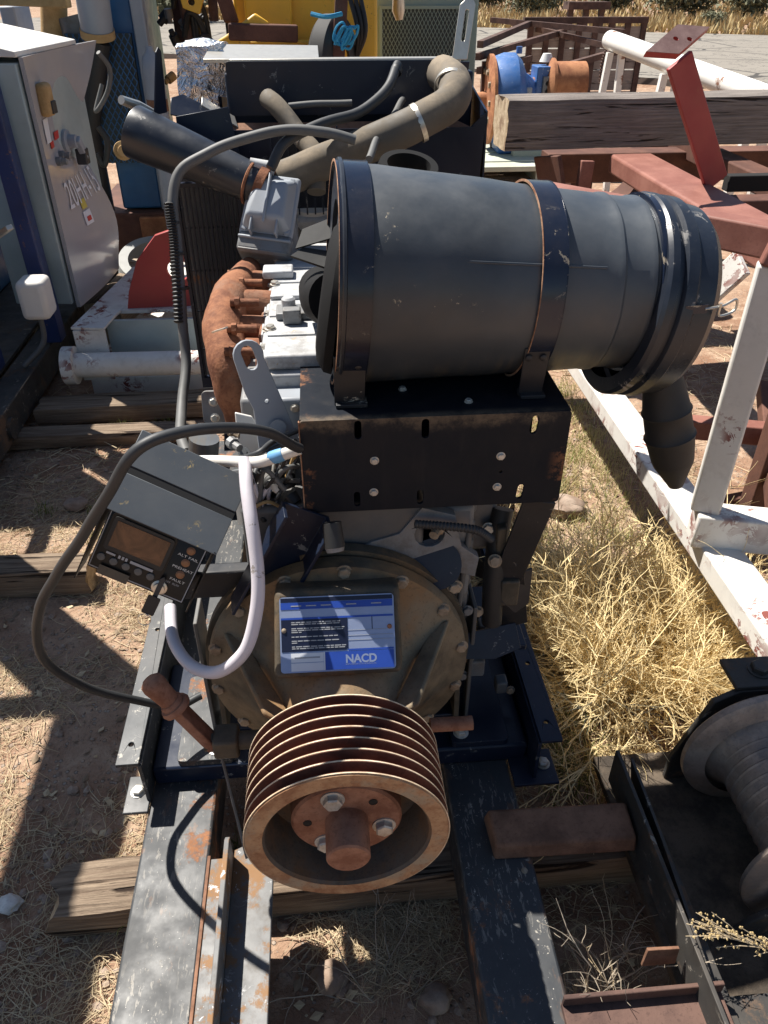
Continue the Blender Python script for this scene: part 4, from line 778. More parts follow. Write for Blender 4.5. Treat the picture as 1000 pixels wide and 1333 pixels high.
for y0 in (.715, 1.0):
    MB().lathe([(0, 0), (0, .160), (.005, .166), (.013, .166), (.018, .160), (.03, .13), (.03, 0)] if y0 < .9 else [(-.022, .125), (-.012, .158), (-.006, .166), (.008, .166), (.014, .160), (.014, 0), (-.02, 0)], V(dc.x, y0, dc.z), (0, 1, 0), 72).build('drum_flange', m_drum, WN, smooth=40)
for k in range(9): MB().lathe([(0, .0955), (.004, .0985), (.008, .0955)], V(dc.x, .765+.024*k, dc.z), (0, 1, .02*(k % 3)), 64).build('worn_groove', m_drum, WN, smooth=60)
SP = MB().prism([[(.735, .125), (1.3, .125), (1.3, .41), (.84, .41), (.79, .38), (.735, .2)]], (0, 1.045, 0), (1, 0, 0), (0, 0, 1), -.014).build('side_plate', m_winch, WN, bevel=.003)
MB().box(.83, 1.3, 1.046, 1.13, .4105, .422).build('top_plate', m_winch, WN, bevel=.002)
bolt(SP, (.90, 1.09, .422), (0, 0, 1), .02, m_winch)
pts = [V(.77, .70, .13), V(.80, .695, .22), V(.86, .69, .275), V(.95, .688, .31), V(1.1, .688, .33)]
MB().prism([[(.70, .13), (.77, .13), (.80, .19), (.85, .225), (1.3, .26), (1.3, .32), (.9, .285), (.80, .25), (.74, .2)]], (0, .69, 0), (1, 0, 0), (0, 0, 1), .014).build('front_bracket', m_winch, WN, bevel=.003)
for p in ((1.0, .5), (.86, .46)): MB().lathe([(0, 0), (0, .022), (.006, .02), (.01, 0)], V(*p, .2), (0, 0, 1), 20).build('washer', m_boltr, WN)
# ------------------------------------------------------------------ white chipped frame
WF = thing('white_steel_frame', 'white chipped steel frame with an upright post and corner on the right', 'frame', (1.0, 2.0, 0))
MB().box(.952, 1.055, 1.0, 3.4, .365, .43).build('long_beam', m_whitesteel, WF, bevel=.006)
MB().bar((.935, 1.555, .473), (1.75, 1.36, .460), .078, .10).build('cross_beam', m_whitesteel, WF, bevel=.006)
pb, ptp = V(.958, 1.555, .52), V(.972, 1.58, 1.14)
MB().bar(pb, ptp, .072, .052, up=(.45, .9, 0)).build('post', m_whitesteel, WF, bevel=.006)
MB().bar(ptp+V(-.0, -.01, -.01), ptp+V(.03, .0, .09), .078, .058, up=(.45, .9, 0)).build('post_cap', m_redox, WF, bevel=.006)
MB().bar(ptp+V(.03, .05, .03), V(.62, 2.3, 1.13), .06, .07).build('top_rail', m_redox, WF, bevel=.006)
MB().bar(V(1.06, 2.45, .5), V(1.25, 2.2, .95), .02, .09, up=(.3, -1, 0)).build('brace', m_whitesteel, WF, bevel=.003)
MB().bar(V(1.04, 2.1, .49), V(1.14, 2.5, .9), .09, .01, up=(1, 0, 0)).build('brace', m_whitesteel, WF, bevel=.003)
for x, y in ((.985, 1.15), (.985, 3.3), (1.7, 1.41)): MB().box(x-.03, x+.03, y-.03, y+.03, .0, .3645).build('leg', m_whitesteel, WF, bevel=.004)
MB().bar(V(1.06, 1.2, .33), V(1.7, 2.6, .33), .05, .06).build('lower_beam', m_redox_d, WF, bevel=.005)
# ------------------------------------------------------------------ brown beam frame with red post
BF = thing('brown_steel_frame', 'red-brown steel beam frame carrying a leaning red post', 'frame', (1.6, 3.0, 0))
MB().box(1.335, 1.53, 1.9, 3.70, .90, .98).build('main_beam', m_redox, BF, bevel=.012, seg=3)
MB().box(1.9, 2.02, 1.9, 4.4, .86, .94).build('main_beam', m_redox_d, BF, bevel=.008)
MB().box(1.531, 1.899, 2.88, 2.98, .88, .96).build('cross_beam', m_redox_d, BF, bevel=.006)
MB().box(1.18, 3.2, 4.15, 4.3, .76, .9).build('rear_beam', m_redox_d, BF, bevel=.006)
MB().bar(V(1.25, 3.6, .2), V(1.05, 3.72, .97), .02, .26, up=(.2, -1, 0)).build('dark_web', m_redox_d, BF, bevel=.003)
MB().bar(V(1.18, 3.62, .2), V(1.22, 3.66, .96), .06, .04, up=(0, 1, 0)).build('leg', m_redox, BF, bevel=.004)
for x, y in ((1.40, 2.0), (1.96, 2.0), (1.96, 4.2), (1.40, 4.2)): MB().box(x-.035, x+.035, y-.035, y+.035, 0, .8595 if x > 1.5 else .755 if y > 4 else .8995).build('leg', m_redox_d, BF, bevel=.005)
MB().bar(V(1.2, 2.3, .35), V(2.4, 2.05, .30), .06, .07).build('low_rail', m_redox, BF, bevel=.005)
MB().bar(V(1.1, 2.0, .18), V(2.4, 2.3, .18), .04, .04).build('low_rail', m_redox_d, BF, bevel=.005)
p0, p1 = V(1.43, 3.09, .981), at(884, 78, y=3.0)
p0 = at(932, 238, z=.981); dd = (p1-p0).normalized()
RP = MB().bar(p0, p1, .10, .02, up=(.2, -1, .1)).build('red_post', m_redpaint, BF, bevel=.004)
qA, qB, qC = at(841, 67, y=2.92), at(884, 70, y=2.93), at(924, 35, y=3.05); pu_ = (qB-qA).normalized(); pv_ = (qC-qB); pl_w, pl_h = (qB-qA).length, pv_.dot((pv_-pu_*pv_.dot(pu_)).normalized()); sk = pv_.dot(pu_); pv_ = (pv_-pu_*sk).normalized()
outer = [(0, 0), (pl_w, 0), (pl_w+sk, pl_h), (sk, pl_h)]; hls = [circ(pl_w*.42+sk*.5, pl_h*.5, .010, 12), circ(pl_w*.85+sk*.5, pl_h*.52, .010, 12)]; pnn = pu_.cross(pv_)
PT = MB().prism([outer]+hls, qA-pnn*.022, pu_, pv_, .0215).build('post_plate', m_redpaint, BF, bevel=.002)
MB().prism([outer]+hls, qA-pnn*.0003, pu_, pv_, .001).build('plate_top', m_redplate, BF)
MB().bar(p0+V(.05, .02, -.005), p0+V(.40, .02, -.005), .05, .06).build('scorched_stub', m_scorch, BF, bevel=.004)
# round dark pipe ring behind under the timber
MB().lathe([(0, .26), (0, .30), (.5, .30), (.5, .26)], V(1.75, 4.6, .72), (0, 1, 0), 48, close=True).build('pipe_ring', m_redox_d, BF, smooth=40)
# ------------------------------------------------------------------ white pipe on stands
WP = thing('white_pipe_rail', 'long white peeling pipe rail on thin legs behind the timber', 'pipe', (3, 6, 0))
w0, w1 = at(794, 52, y=7.4), at(1010, 132, y=5.2)
MB().tube([w0, w0.lerp(w1, .5), w1, w1+(w1-w0)*.3], .072, 24).build('pipe', m_pipewhite, WP)
for t in (.06, .45, .95):
    q = w0.lerp(w1, t); MB().bar(q+V(.05, 0, -.07), V(q.x+.1, q.y, 0), .05, .05, up=(0, 1, 0)).bar(q+V(-.05, 0, -.07), V(q.x-.12, q.y, 0), .05, .05, up=(0, 1, 0)).build('leg', m_pipewhite, WP)
# ------------------------------------------------------------------ wooden sided rack
RK = thing('wood_sided_rack', 'rusty open steel rack with grey board side, near the road', 'rack', (4, 11, 0))
xa, xb, yb_, zt = at(690, 40, y=11.6).x, at(836, 40, y=11.6).x, 11.6, 1.12
for k in range(8):
    x = xa+(xb-xa)*k/7; MB().box(x-.035, x+.035, yb_-.06, yb_, 0, zt).build('upright', m_rackrust, RK)
for k in range(7):
    for j in range(4):
        x0_, x1_ = xa+(xb-xa)*k/7+.036, xa+(xb-xa)*(k+1)/7-.036; z0 = .1+.25*j
        o = MB().box(x0_, x1_, yb_-.03+.004*((k+j) % 3), yb_-.005, z0, z0+.235).build('board', m_board, RK)
MB().box(xa-.1, xb+.04, yb_-.07, yb_+.03, zt, zt+.07).build('top_rail', m_rackrust, RK)
for a, c_ in (((625, 58), (700, 26)), ((622, 74), (752, 36)), ((645, 112), (835, 58)), ((640, 26), (812, 42)), ((668, 30), (800, 62)), ((624, 92), (690, 76))):
    MB().bar(at(*a, y=8.6 if a[1] > 50 else 12.0), at(*c_, y=12.2 if c_[1] < 40 else 10.4), .06, .06).build('frame_bar', m_rackrust, RK)
for p in ((632, 80), (648, 112)):
    q = at(*p, y=8.7); MB().box(q.x-.03, q.x+.03, 8.67, 8.73, 0, q.z).build('upright', m_rackrust, RK)
q = at(790, 62, y=9.5); tube('chain', m_rackrust, RK, [q, q+V(-.03, 0, -.15), q+V(-.02, 0, -.35)], [.02 if i % 2 else .008 for i in range(25)], 6, 12)
# small far stand
FS = thing('metal_stand', 'small dark metal stand by the road at the top edge', 'stand', (6.2, 17, 0))
q = at(770, 12, y=17); MB().box(q.x-.5, q.x+.3, 16.8, 17.2, q.z, q.z+.12).build('stand_top', m_rackrust, FS)
for dx in (-.4, -.1, .2): MB().box(q.x+dx-.05, q.x+dx+.05, 16.95, 17.05, 0, q.z-.001).build('leg', m_rackrust, FS)
MB().tube([V(q.x-.55, 17, q.z+.2), V(q.x+.5, 17, q.z+.25)], .03, 8).build('stand_arm', m_rackrust, FS)
# ------------------------------------------------------------------ blue gearbox on platform
PLT = thing('pallet_platform', 'pale green wooden platform under the blue gearbox', 'platform', (2.0, 8.4, 0))
for k in range(7): MB().box(1.45, 2.9, 7.75+.24*k, 7.97+.24*k, .10, .145+.006*(k % 2)).build('plank', m_paleplat, PLT, bevel=.004)
for x in (1.5, 2.1, 2.75): MB().box(x, x+.09, 7.76, 9.4, 0, .0995).build('bearer', m_paleplat, PLT)
BG = thing('blue_gearbox', 'blue gearbox with a rusty round face standing on a pale platform', 'gearbox', (2.0, 8.6, .146))
gc = at(668, 130, y=8.55); gx = V(1, -.02, 0).normalized()
MB().lathe([(-.12, 0), (-.12, .37), (.0, .41), (.10, .41), (.16, .36), (.22, .24), (.30, .2), (.30, 0)], gc-gx*.12, gx, 48).build('gear_case', m_bluegear, BG, smooth=35)
RF = MB().lathe([(0, 0), (0, .33), (.02, .40), (.05, .40), (.05, 0)], gc-gx*.28, gx, 48).build('round_face', m_orust, BG, smooth=35)
for k in range(10): bolt(RF, gc-gx*.28+V(0, math.cos(k*.628)*.26, math.sin(k*.628)*.26), -gx, .028, m_boltr)
MB().tube([gc-gx*.44, gc-gx*.27], [.06, .08], 16).build('input_shaft', m_orust, BG)
MB().box(gc.x-.16, gc.x+.30, 8.35, 8.8, .147, gc.z-.16).build('gear_base', m_bluegear, BG, bevel=.02)
MB().box(gc.x+.18, gc.x+.34, 8.4, 8.65, gc.z-.05, gc.z+.30).build('valve_block', m_bluegear, BG, bevel=.01)
vb = MB().box(gc.x+.24, gc.x+.42, 8.37, 8.56, gc.z-.04, gc.z+.22).build('valve_plate', m_alud, BG, bevel=.01)
for k in range(6): inst('port', shared('port', lambda: MB().lathe([(0, 0), (0, 1), (.2, 1)], (0, 0, 0), (0, 0, 1), 14), m_dark), vb, (gc.x+.29+.08*(k % 2), 8.369, gc.z+.02+.07*(k//2)), (0, -1, 0), .022)
MB().tube([gc+V(.30, 0, .33), gc+V(.30, 0, .40)], [.07, .04], 16).build('breather', m_whitep, BG)
MB().tube([gc+V(.02, 0, .40), gc+V(.02, 0, .46)], .03, 10).build('lifting_eye', m_bluegear, BG)
oc = at(725, 110, y=8.5); MB().lathe([(-.20, 0), (-.20, .06), (-.05, .07), (.0, .20), (.02, .23), (.05, .23), (.05, .20), (.36, .20), (.36, 0)], oc-gx*.1, gx, 40).build('rusty_pulley', m_orust, BG, smooth=35)
MB().box(gc.x-.0, gc.x+.12, 8.28, 8.345, .147, .75).build('side_plate', m_greymach, BG, bevel=.01)
MB().tube([gc+V(.3, -.1, .0), gc+V(.62, -.05, -.02)], .055, 14).build('output_shaft', m_orust, BG)
MB().box(gc.x-.02, gc.x+.55, 8.2, 8.4, .147, .2).build('foot', m_paleplat, BG)
# ------------------------------------------------------------------ cabinet on the left
CA = thing('control_cabinet', 'grey steel switch cabinet marked 20HH-15 with a dented shiny door', 'cabinet', (-1.3, 4.1, .3))
dz0, dz1 = .33, 1.372; nb, nf = V(-1.165, 3.72, 0), V(-1.10, 4.42, 0); du_ = (nf-nb).normalized(); DW = (nf-nb).length; dnrm = V(du_.y, -du_.x, 0)
# dented door: a bent sheet
nu, nv_ = 16, 24; vs = []
for j in range(nv_+1):
    for i in range(nu+1):
        u_, v_ = i/nu, j/nv_
        K = ((0, .84), (.25, .83), (.5, .80), (.64, .79), (.8, 1.0), (1.001, 1.36)); q_ = next(i for i in range(5) if K[i][0] <= v_ < K[i+1][0]); wv = K[q_][1]+(K[q_+1][1]-K[q_][1])*(v_-K[q_][0])/(K[q_+1][0]-K[q_][0])
        bend = .03*math.sin(u_*3)*math.sin(v_*5+.6) + .05*u_*u_*math.exp(-((v_-.25)/.2)**2) - .05*u_*u_*math.exp(-((v_-.62)/.18)**2)
        zz = dz0+(dz1-dz0)*v_
        p = nb+du_*DW*u_*wv+dnrm*bend; vs.append(V(p.x, p.y, zz))
fs = [(j*(nu+1)+i, j*(nu+1)+i+1, (j+1)*(nu+1)+i+1, (j+1)*(nu+1)+i) for j in range(nv_) for i in range(nu)]
N_ = len(vs); b = MB().add(vs+[v-dnrm*.018 for v in vs], fs+[tuple(k+N_ for k in reversed(f)) for f in fs])
edge = [i for i in range(nu+1)]+[j*(nu+1)+nu for j in range(1, nv_+1)]+[nv_*(nu+1)+i for i in range(nu-1, -1, -1)]+[j*(nu+1) for j in range(nv_-1, 0, -1)]
b.f += [(edge[k], edge[(k+1) % len(edge)], edge[(k+1) % len(edge)]+N_, edge[k]+N_) for k in range(len(edge))]
DOOR = b.build('door', m_cab, CA, smooth=40); DOOR['label'] = 'dented shiny grey cabinet door stencilled 20HH-15'
bk_ = nb-dnrm*.30
MB().hexa([nb-dnrm*.03-V(0, .02, -dz0-.02), nf-dnrm*.03+V(0, 0, dz0+.02), nf-dnrm*.36+V(0, 0, dz0+.02), bk_-V(0, .02, -dz0-.02), nb-dnrm*.03-V(0, .02, -dz1+.02), nf-dnrm*.03+V(0, 0, dz1-.02), nf-dnrm*.36+V(0, 0, dz1-.02), bk_-V(0, .02, -dz1+.02)]).build('cabinet_body', m_cabside, CA, bevel=.006)
tp = nb-V(0, .02, 0)-dnrm*.02
MB().hexa([V(tp.x, tp.y, dz1+.0), nf-dnrm*.02+V(0, 0, dz1), nf-dnrm*.38+V(0, 0, dz1+.01), V(bk_.x-.02, bk_.y-.02, dz1+.01), V(tp.x, tp.y, dz1+.02), nf-dnrm*.02+V(0, 0, dz1+.02), nf-dnrm*.38+V(0, 0, dz1+.09), V(bk_.x-.02, bk_.y-.02, dz1+.09)]).build('roof_tray', m_whitep, CA, bevel=.004)
def dp(u_, v_, lift=.004):
    j = min(nv_-1, max(0, int(v_*nv_))); i = min(nu-1, max(0, int(u_*nu))); fu, fv = u_*nu-i, v_*nv_-j
    a, c_, e_, f_ = (vs[j*(nu+1)+i], vs[j*(nu+1)+i+1], vs[(j+1)*(nu+1)+i], vs[(j+1)*(nu+1)+i+1])
    return a*(1-fu)*(1-fv)+c_*fu*(1-fv)+e_*(1-fu)*fv+f_*fu*fv+dnrm*lift
def dsheet(name, m, u0, u1, v0, v1, lift=.004):
    b = MB(); n_ = 4
    P = [dp(u0+(u1-u0)*i/n_, v0+(v1-v0)*j/n_, lift) for j in range(n_+1) for i in range(n_+1)]
    b.add(P+[q-dnrm*.002 for q in P], [(j*5+i, j*5+i+1, (j+1)*5+i+1, (j+1)*5+i) for j in range(4) for i in range(4)]+[(j*5+i+25, (j+1)*5+i+25, (j+1)*5+i+26, j*5+i+26) for j in range(4) for i in range(4)]); return b.build(name, m, DOOR, smooth=0)
dsheet('sticker', m_red_sticker, .55, .72, .745, .77); dsheet('sticker', m_red_sticker, .32, .44, .675, .705); dsheet('sticker', m_red_sticker, .18, .27, .655, .68)
dsheet('sticker', m_white_tag, .10, .22, .68, .77); dsheet('sticker', m_yellow_sticker, .40, .50, .38, .42); dsheet('sticker', m_white_tag, .38, .52, .31, .37); dsheet('sticker', m_red_sticker, .42, .49, .325, .345, .006)
q = dp(.16, .84, .0); MB().obox(q+dnrm*.02, du_, V(0, 0, 1), dnrm, .09, .13, .05).build('door_handle', m_ochre, DOOR, bevel=.02, seg=3); MB().obox(q+dnrm*.046-V(0, 0, .03)+du_*.01, du_, V(0, 0, 1), dnrm, .05, .05, .01).build('handle_lock', m_cable, DOOR, bevel=.004)
for u_, v_, r in ((.25, .60, .02), (.38, .61, .022)): MB().lathe([(0, 0), (0, r), (.02, r), (.022, r*.7), (.045, r*.7), (.05, 0)], dp(u_, v_, 0), dnrm, 20).build('push_button', m_alud, DOOR)
MB().lathe([(0, 0), (0, .05), (.02, .05), (.025, .03), (.06, .028), (.06, 0)], dp(.58, .65, 0), dnrm, 28).build('rotary_switch', m_greymach, DOOR); MB().bar(dp(.58, .66, .06), dp(.70, .575, .06), .04, .03, up=(1, 0, 0)).build('rotary_switch', m_greymach, DOOR, bevel=.005)
MB().obox(dp(.68, .58, .05), du_, V(0, 0, 1), dnrm, .05, .07, .05).build('padlock', m_cable, DOOR, bevel=.006)
# stencilled number bent onto the door
def doortext(s_, u0, u1, v0, v1, m):
    cu = bpy.data.curves.new('t', 'FONT'); cu.body = s_; cu.size = 1; tmp = bpy.data.objects.new('t', cu); col.objects.link(tmp)
    me = bpy.data.meshes.new_from_object(tmp.evaluated_get(bpy.context.evaluated_depsgraph_get())); bpy.data.objects.remove(tmp)
    xs = [q.co.x for q in me.vertices]; ysl = [q.co.y for q in me.vertices]
    b = MB().add([dp(u0+(u1-u0)*(q.co.x-min(xs))/(max(xs)-min(xs)), v0+(v1-v0)*(q.co.y-min(ysl))/(max(ysl)-min(ysl)), .006) for q in me.vertices], [tuple(p.vertices) for p in me.polygons]); return b.build('lettering', m, DOOR, smooth=0, fix=False)
doortext('20HH-15', .2, .93, .405, .515, m_white_tag)
# blue frame the cabinet belongs to, with unseen shadow casters added past the left edge
LF = thing('blue_machine_skid', 'worn blue steel frame and dark skid left of the grey cabinet', 'frame', (-1.6, 3.4, 0))
MB().box(-1.42, -1.30, 1.6, 4.9, .06, .20).build('skid_rail', m_winch, LF, bevel=.006)
MB().box(-2.6, -2.48, 1.6, 4.9, .06, .20).build('skid_rail', m_winch, LF, bevel=.006)
for y in (1.65, 2.9, 4.5): MB().box(-2.479, -1.421, y, y+.12, .06, .19).build('skid_crossbar', m_winch, LF, bevel=.004)
MB().box(-2.47, -1.43, 1.8, 4.8, .2005, .215).build('deck', m_winch, LF)
MB().tube([V(-1.305, 2.9, .12), V(-1.285, 2.9, .12)], .045, 20).build('lifting_eye', m_winch, LF)
MB().bar(V(-1.28, 3.62, .21), V(-1.30, 3.62, 1.62), .07, .09, up=(0, 1, 0)).build('corner_or_added_shade_post', m_cabblue, LF, bevel=.005)
MB().bar(V(-1.46, 3.30, .21), V(-1.46, 3.30, 1.65), .06, .08, up=(0, 1, 0)).build('corner_or_added_shade_post', m_cabblue, LF, bevel=.005)
MB().box(-1.60, -1.40, 2.28, 2.44, .2005, 1.90).build('corner_or_added_shade_post', m_cabblue, LF, bevel=.005)  # unseen post added for its shadow band on the left dirt
MB().box(-1.485, -1.39, .35, 2.279, 1.80, 1.90).build('top_rail', m_cabblue, LF, bevel=.005)  # unseen rail added to throw a shadow strip beside the skid
MB().box(-1.61, -1.525, .35, 2.279, 1.80, 1.90).build('top_rail', m_cabblue, LF, bevel=.005)  # second added rail; the gap leaves a sunlit strip between the shadows
MB().box(-2.4, -1.50, 3.05, 3.26, .2155, 1.55).build('added_shade_block', m_bluemach, LF, bevel=.02)  # unseen block added to shade the ground in front of the cabinet
MB().box(-1.78, -1.45, .95, 1.68, 1.35, 1.799).build('added_shade_box', m_bluemach, LF, bevel=.02)  # unseen box added to shade the dirt at the lower left
MB().bar(V(-2.5, 2.35, 1.85), V(-1.54, 2.35, 1.85), .06, .08).build('top_rail', m_cabblue, LF, bevel=.005)
MB().bar(V(-1.46, 2.1, .9), V(-1.46, 3.25, .9), .05, .06).build('mid_rail', m_cabblue, LF, bevel=.005)
MB().prism([[(-.1, -.2), (.06, -.26), (.1, .05), (-.08, .2)]], V(-1.30, 3.2, 1.05), (.2, 1, 0), (0, 0, 1), .012).build('rusty_plate', m_rustbrown, LF, bevel=.002)
MB().box(-2.45, -1.75, 3.6, 4.75, .2155, 1.7).build('added_shade_block', m_bluemach, LF, bevel=.02)  # block added behind the cabinet to keep the deck in shade
MB().obox(V(-1.235, 3.38, .50), V(0, 1, 0), V(0, 0, 1), V(1, 0, 0), .13, .17, .12).build('junction_box', m_whitep, LF, bevel=.025, seg=3)
tube('junction_conduit', m_cablegrey, LF, [V(-1.24, 3.38, .42), V(-1.25, 3.36, .3), V(-1.34, 3.3, .216)], .012, 8)
MB().bar(V(-1.40, 3.33, .72), V(-1.20, 3.2, .84), .03, .02).build('tie_rod', m_steel, LF, bevel=.003)
# ------------------------------------------------------------------ white pipe base with red plate behind the engine
PW = thing('white_base_frame', 'white chipped base frame with a pipe end and flat plate behind the grille', 'frame', (-.9, 3.8, 0))
MB().tube([V(-1.15, 3.33, .2), V(-.35, 3.31, .2)], .055, 24).build('pipe', m_whitesteel, PW)
MB().lathe([(0, 0), (0, .085), (.05, .085), (.05, 0)], V(-1.17, 3.33, .2), (1, 0, 0), 28).build('pipe_flange', m_whitesteel, PW)
MB().prism([[(-1.13, 3.40), (-.98, 3.38), (-.96, 3.55), (-.72, 4.6), (-.95, 4.95), (-1.02, 4.2)]], (0, 0, .34), (1, 0, 0), (0, 1, 0), .012).build('top_plate', m_whitesteel, PW, bevel=.002)
MB().box(-1.12, -.98, 3.385, 3.398, .10, .339).build('end_plate', m_whitesteel, PW)
MB().box(-1.0, -.3, 3.5, 3.52, .1, .338).build('side_plate', m_cabside, PW)
MB().box(-1.1, -.3, 3.42, 4.7, 0, .09).build('base_plate', m_whitesteel, PW)
MB().box(-.955, -.40, 3.6, 4.4, .335, .35).build('deck_plate', m_whitesteel, PW)
rp_o = V(-.92, 3.62, .3505)
MB().prism([[(0, 0), (.42, 0), (.42, .36), (.28, .36), (.18, .33), (.08, .22), (.02, .08)], circ(.26, .17, .05, 20)], rp_o, (1, .05, 0), (0, 0, 1), -.03).build('red_plate', m_redpaint, PW, bevel=.002)
bolt(PW, (-1.0, 4.3, .352), (0, 0, 1), .03, m_boltr)
CO = tag(MB().lathe([(0, .17), (0, .23), (.015, .235), (.03, .22), (.06, .235), (.09, .22), (.12, .235), (.15, .225), (.15, .17)], V(-.97, 4.72, .13), (.1, -.35, 1), 48, close=True).build('ribbed_ring', m_corr, None, smooth=40), 'grey ribbed ring lying behind the white base frame', 'ring')
# foil wrapped box and loose metal sheet on the radiator
FB = thing('foil_box', 'crumpled foil wrapped box on top behind the radiator', 'box', (-.72, 2.75, 1.2))
f0, f1 = at(226, 60, y=2.62), at(296, 126, y=2.62); b = MB(); nx, nz = 14, 12
def crump(p): return p+V(noise.noise(p*14), noise.noise(p*14+V(5, 0, 0)), noise.noise(p*14+V(0, 7, 0)))*.014
for face in range(3):
    P = []
    for j in range(nz+1):
        for i in range(nx+1):
            s_, t = i/nx, j/nz
            p = V(f0.x+(f1.x-f0.x)*s_, 2.62, f1.z+(f0.z-f1.z)*t) if face == 0 else V(f0.x+(f1.x-f0.x)*s_, 2.62+.22*t, f0.z) if face == 1 else V(f1.x, 2.62+.22*s_, f1.z+(f0.z-f1.z)*t)
            P.append(crump(p))
    b.add(P, [(j*(nx+1)+i, j*(nx+1)+i+1, (j+1)*(nx+1)+i+1, (j+1)*(nx+1)+i) for j in range(nz) for i in range(nx)])
b.build('foil_wrap', m_foil, FB, smooth=20)
MB().box(f0.x+.02, f1.x-.02, 2.65, 2.84, f1.z-.5, f0.z-.02).build('core_box', m_navy, FB)
MB().prism([[(0, 0), (.06, -.05), (.1, -.03), (.09, .05), (.02, .06)]], V(f0.x+.02, 2.60, f1.z-.02), (1, 0, -.2), (.1, -.1, 1), .003).build('loose_foil', m_foil, FB)
s0, s1 = at(268, 62, y=2.6), at(415, 76, y=2.6)
tag(MB().hexa([V(s0.x, 2.5, s0.z-.03), V(s1.x, 2.5, s0.z-.035), V(s1.x, 2.74, s0.z-.015), V(s0.x, 2.74, s0.z-.01), V(s0.x, 2.5, s0.z-.02), V(s1.x, 2.5, s0.z-.025), V(s1.x, 2.74, s0.z-.005), V(s0.x, 2.74, s0.z)]).build('metal_sheet', m_steel, None, bevel=.001), 'thin bright metal sheet lying flat behind the radiator top plate', 'sheet')
tag(MB().box(at(300, 90, y=2.5).x, at(400, 90, y=2.5).x, 2.52, 2.72, 0, s0.z-.037).build('air_box', m_navy, None, bevel=.01), 'dark box carrying the bright sheet behind the radiator', 'box')
# ------------------------------------------------------------------ yellow machine
YM = thing('yellow_machine', 'yellow machine with lifting arm standing at the top behind the radiator', 'machine', (-.1, 5.5, 0))
MB().box(-.45, .42, 5.6, 6.4, .2, 1.9).build('body', m_yellow, YM, bevel=.02)
MB().box(-.42, .15, 5.48, 5.599, 1.18, 1.32).build('front_sill', m_yellow, YM, bevel=.015)
MB().box(-.38, -.1, 5.52, 5.599, 1.36, 1.9).build('side_panel', m_yellow, YM, bevel=.01)
MB().prism([[(-.62, 1.14), (-.40, 1.13), (-.34, 1.2), (-.34, 1.36), (-.22, 1.42), (-.30, 1.47), (-.48, 1.36), (-.60, 1.30)]], (0, 5.2, 0), (1, 0, 0), (0, 0, 1), .06).build('lifting_arm', m_yellow, YM, bevel=.012)
MB().bar(at(298, 41, y=5.15), at(388, 44, y=5.15), .08, .085).build('ram', m_redox_d, YM, bevel=.01)
MB().prism([[(-.30, 1.16), (.10, 1.16), (.10, 1.21), (.0, 1.235), (-.05, 1.29), (-.16, 1.25), (-.30, 1.24)]], (0, 5.08, 0), (1, 0, 0), (0, 0, 1), .05).build('lower_arm', m_yellow, YM, bevel=.012)
MB().prism([[(-.48, 1.42), (-.40, 1.42), (-.50, 1.8), (-.58, 1.8)]], (0, 5.3, 0), (1, 0, 0), (0, 0, 1), .08).build('boom', m_redox_d, YM, bevel=.01)
pcn = at(250, 5, y=5.3)
MB().prism([[(0, 0), (.09, -.03), (.12, .04), (.08, .11), (-.02, .1)], circ(.05, .03, .02, 10), circ(.03, .075, .015, 10)], pcn-V(.05, 0, .02), (1, 0, 0), (0, 0, 1), .03).build('sprocket', m_yellow, YM, bevel=.004)
tc = at(420, 52, y=5.25); MB().lathe([(-.06, .12), (-.07, .2), (-.06, .25), (-.04, .27), (.04, .27), (.06, .25), (.07, .2), (.06, .12)], tc+V(.06, 0, -.14), (1, -.45, 0), 48, close=True).build('tyre', m_tyre, YM, smooth=35)
MB().lathe([(-.03, 0), (-.03, .1), (-.045, .12), (.045, .12), (.03, .1), (.03, 0)], tc+V(.06, 0, -.14), (1, -.45, 0), 32).build('wheel_rim', m_yellow, YM, smooth=35)
MB().bar(at(440, 90, y=5.1), at(446, -30, y=5.1), .07, .07, up=(0, 1, 0)).build('mast', m_redox_d, YM, bevel=.005)
random.seed(11)
for k in range(6):
    c0 = at(452+random.uniform(-12, 8), 48+random.uniform(-14, 10), y=5.02); tube('rope', m_rope, YM, [c0+V(.035*math.cos(t*1.1+k), .01*math.sin(t), .045*math.sin(t*1.3+k)) for t in range(7)], .007, 6, 4)
tube('rope', m_rope, YM, [at(405, 18, y=5.0), at(425, 22, y=4.98), at(445, 18, y=5.02)], .012, 6, 4)
for k in range(3): tube('hydraulic_hose', m_rubber, YM, [at(455+7*k, -5, y=5.4), at(466+5*k, 40, y=5.35), at(463, 78, y=5.4)], .014, 8)
for p in ((372, 60), (395, 62)): MB().box(at(*p, y=5.4).x-.03, at(*p, y=5.4).x+.05, 5.40, 5.479, 1.2, 1.27).build('lug', m_yellow, YM, bevel=.01)
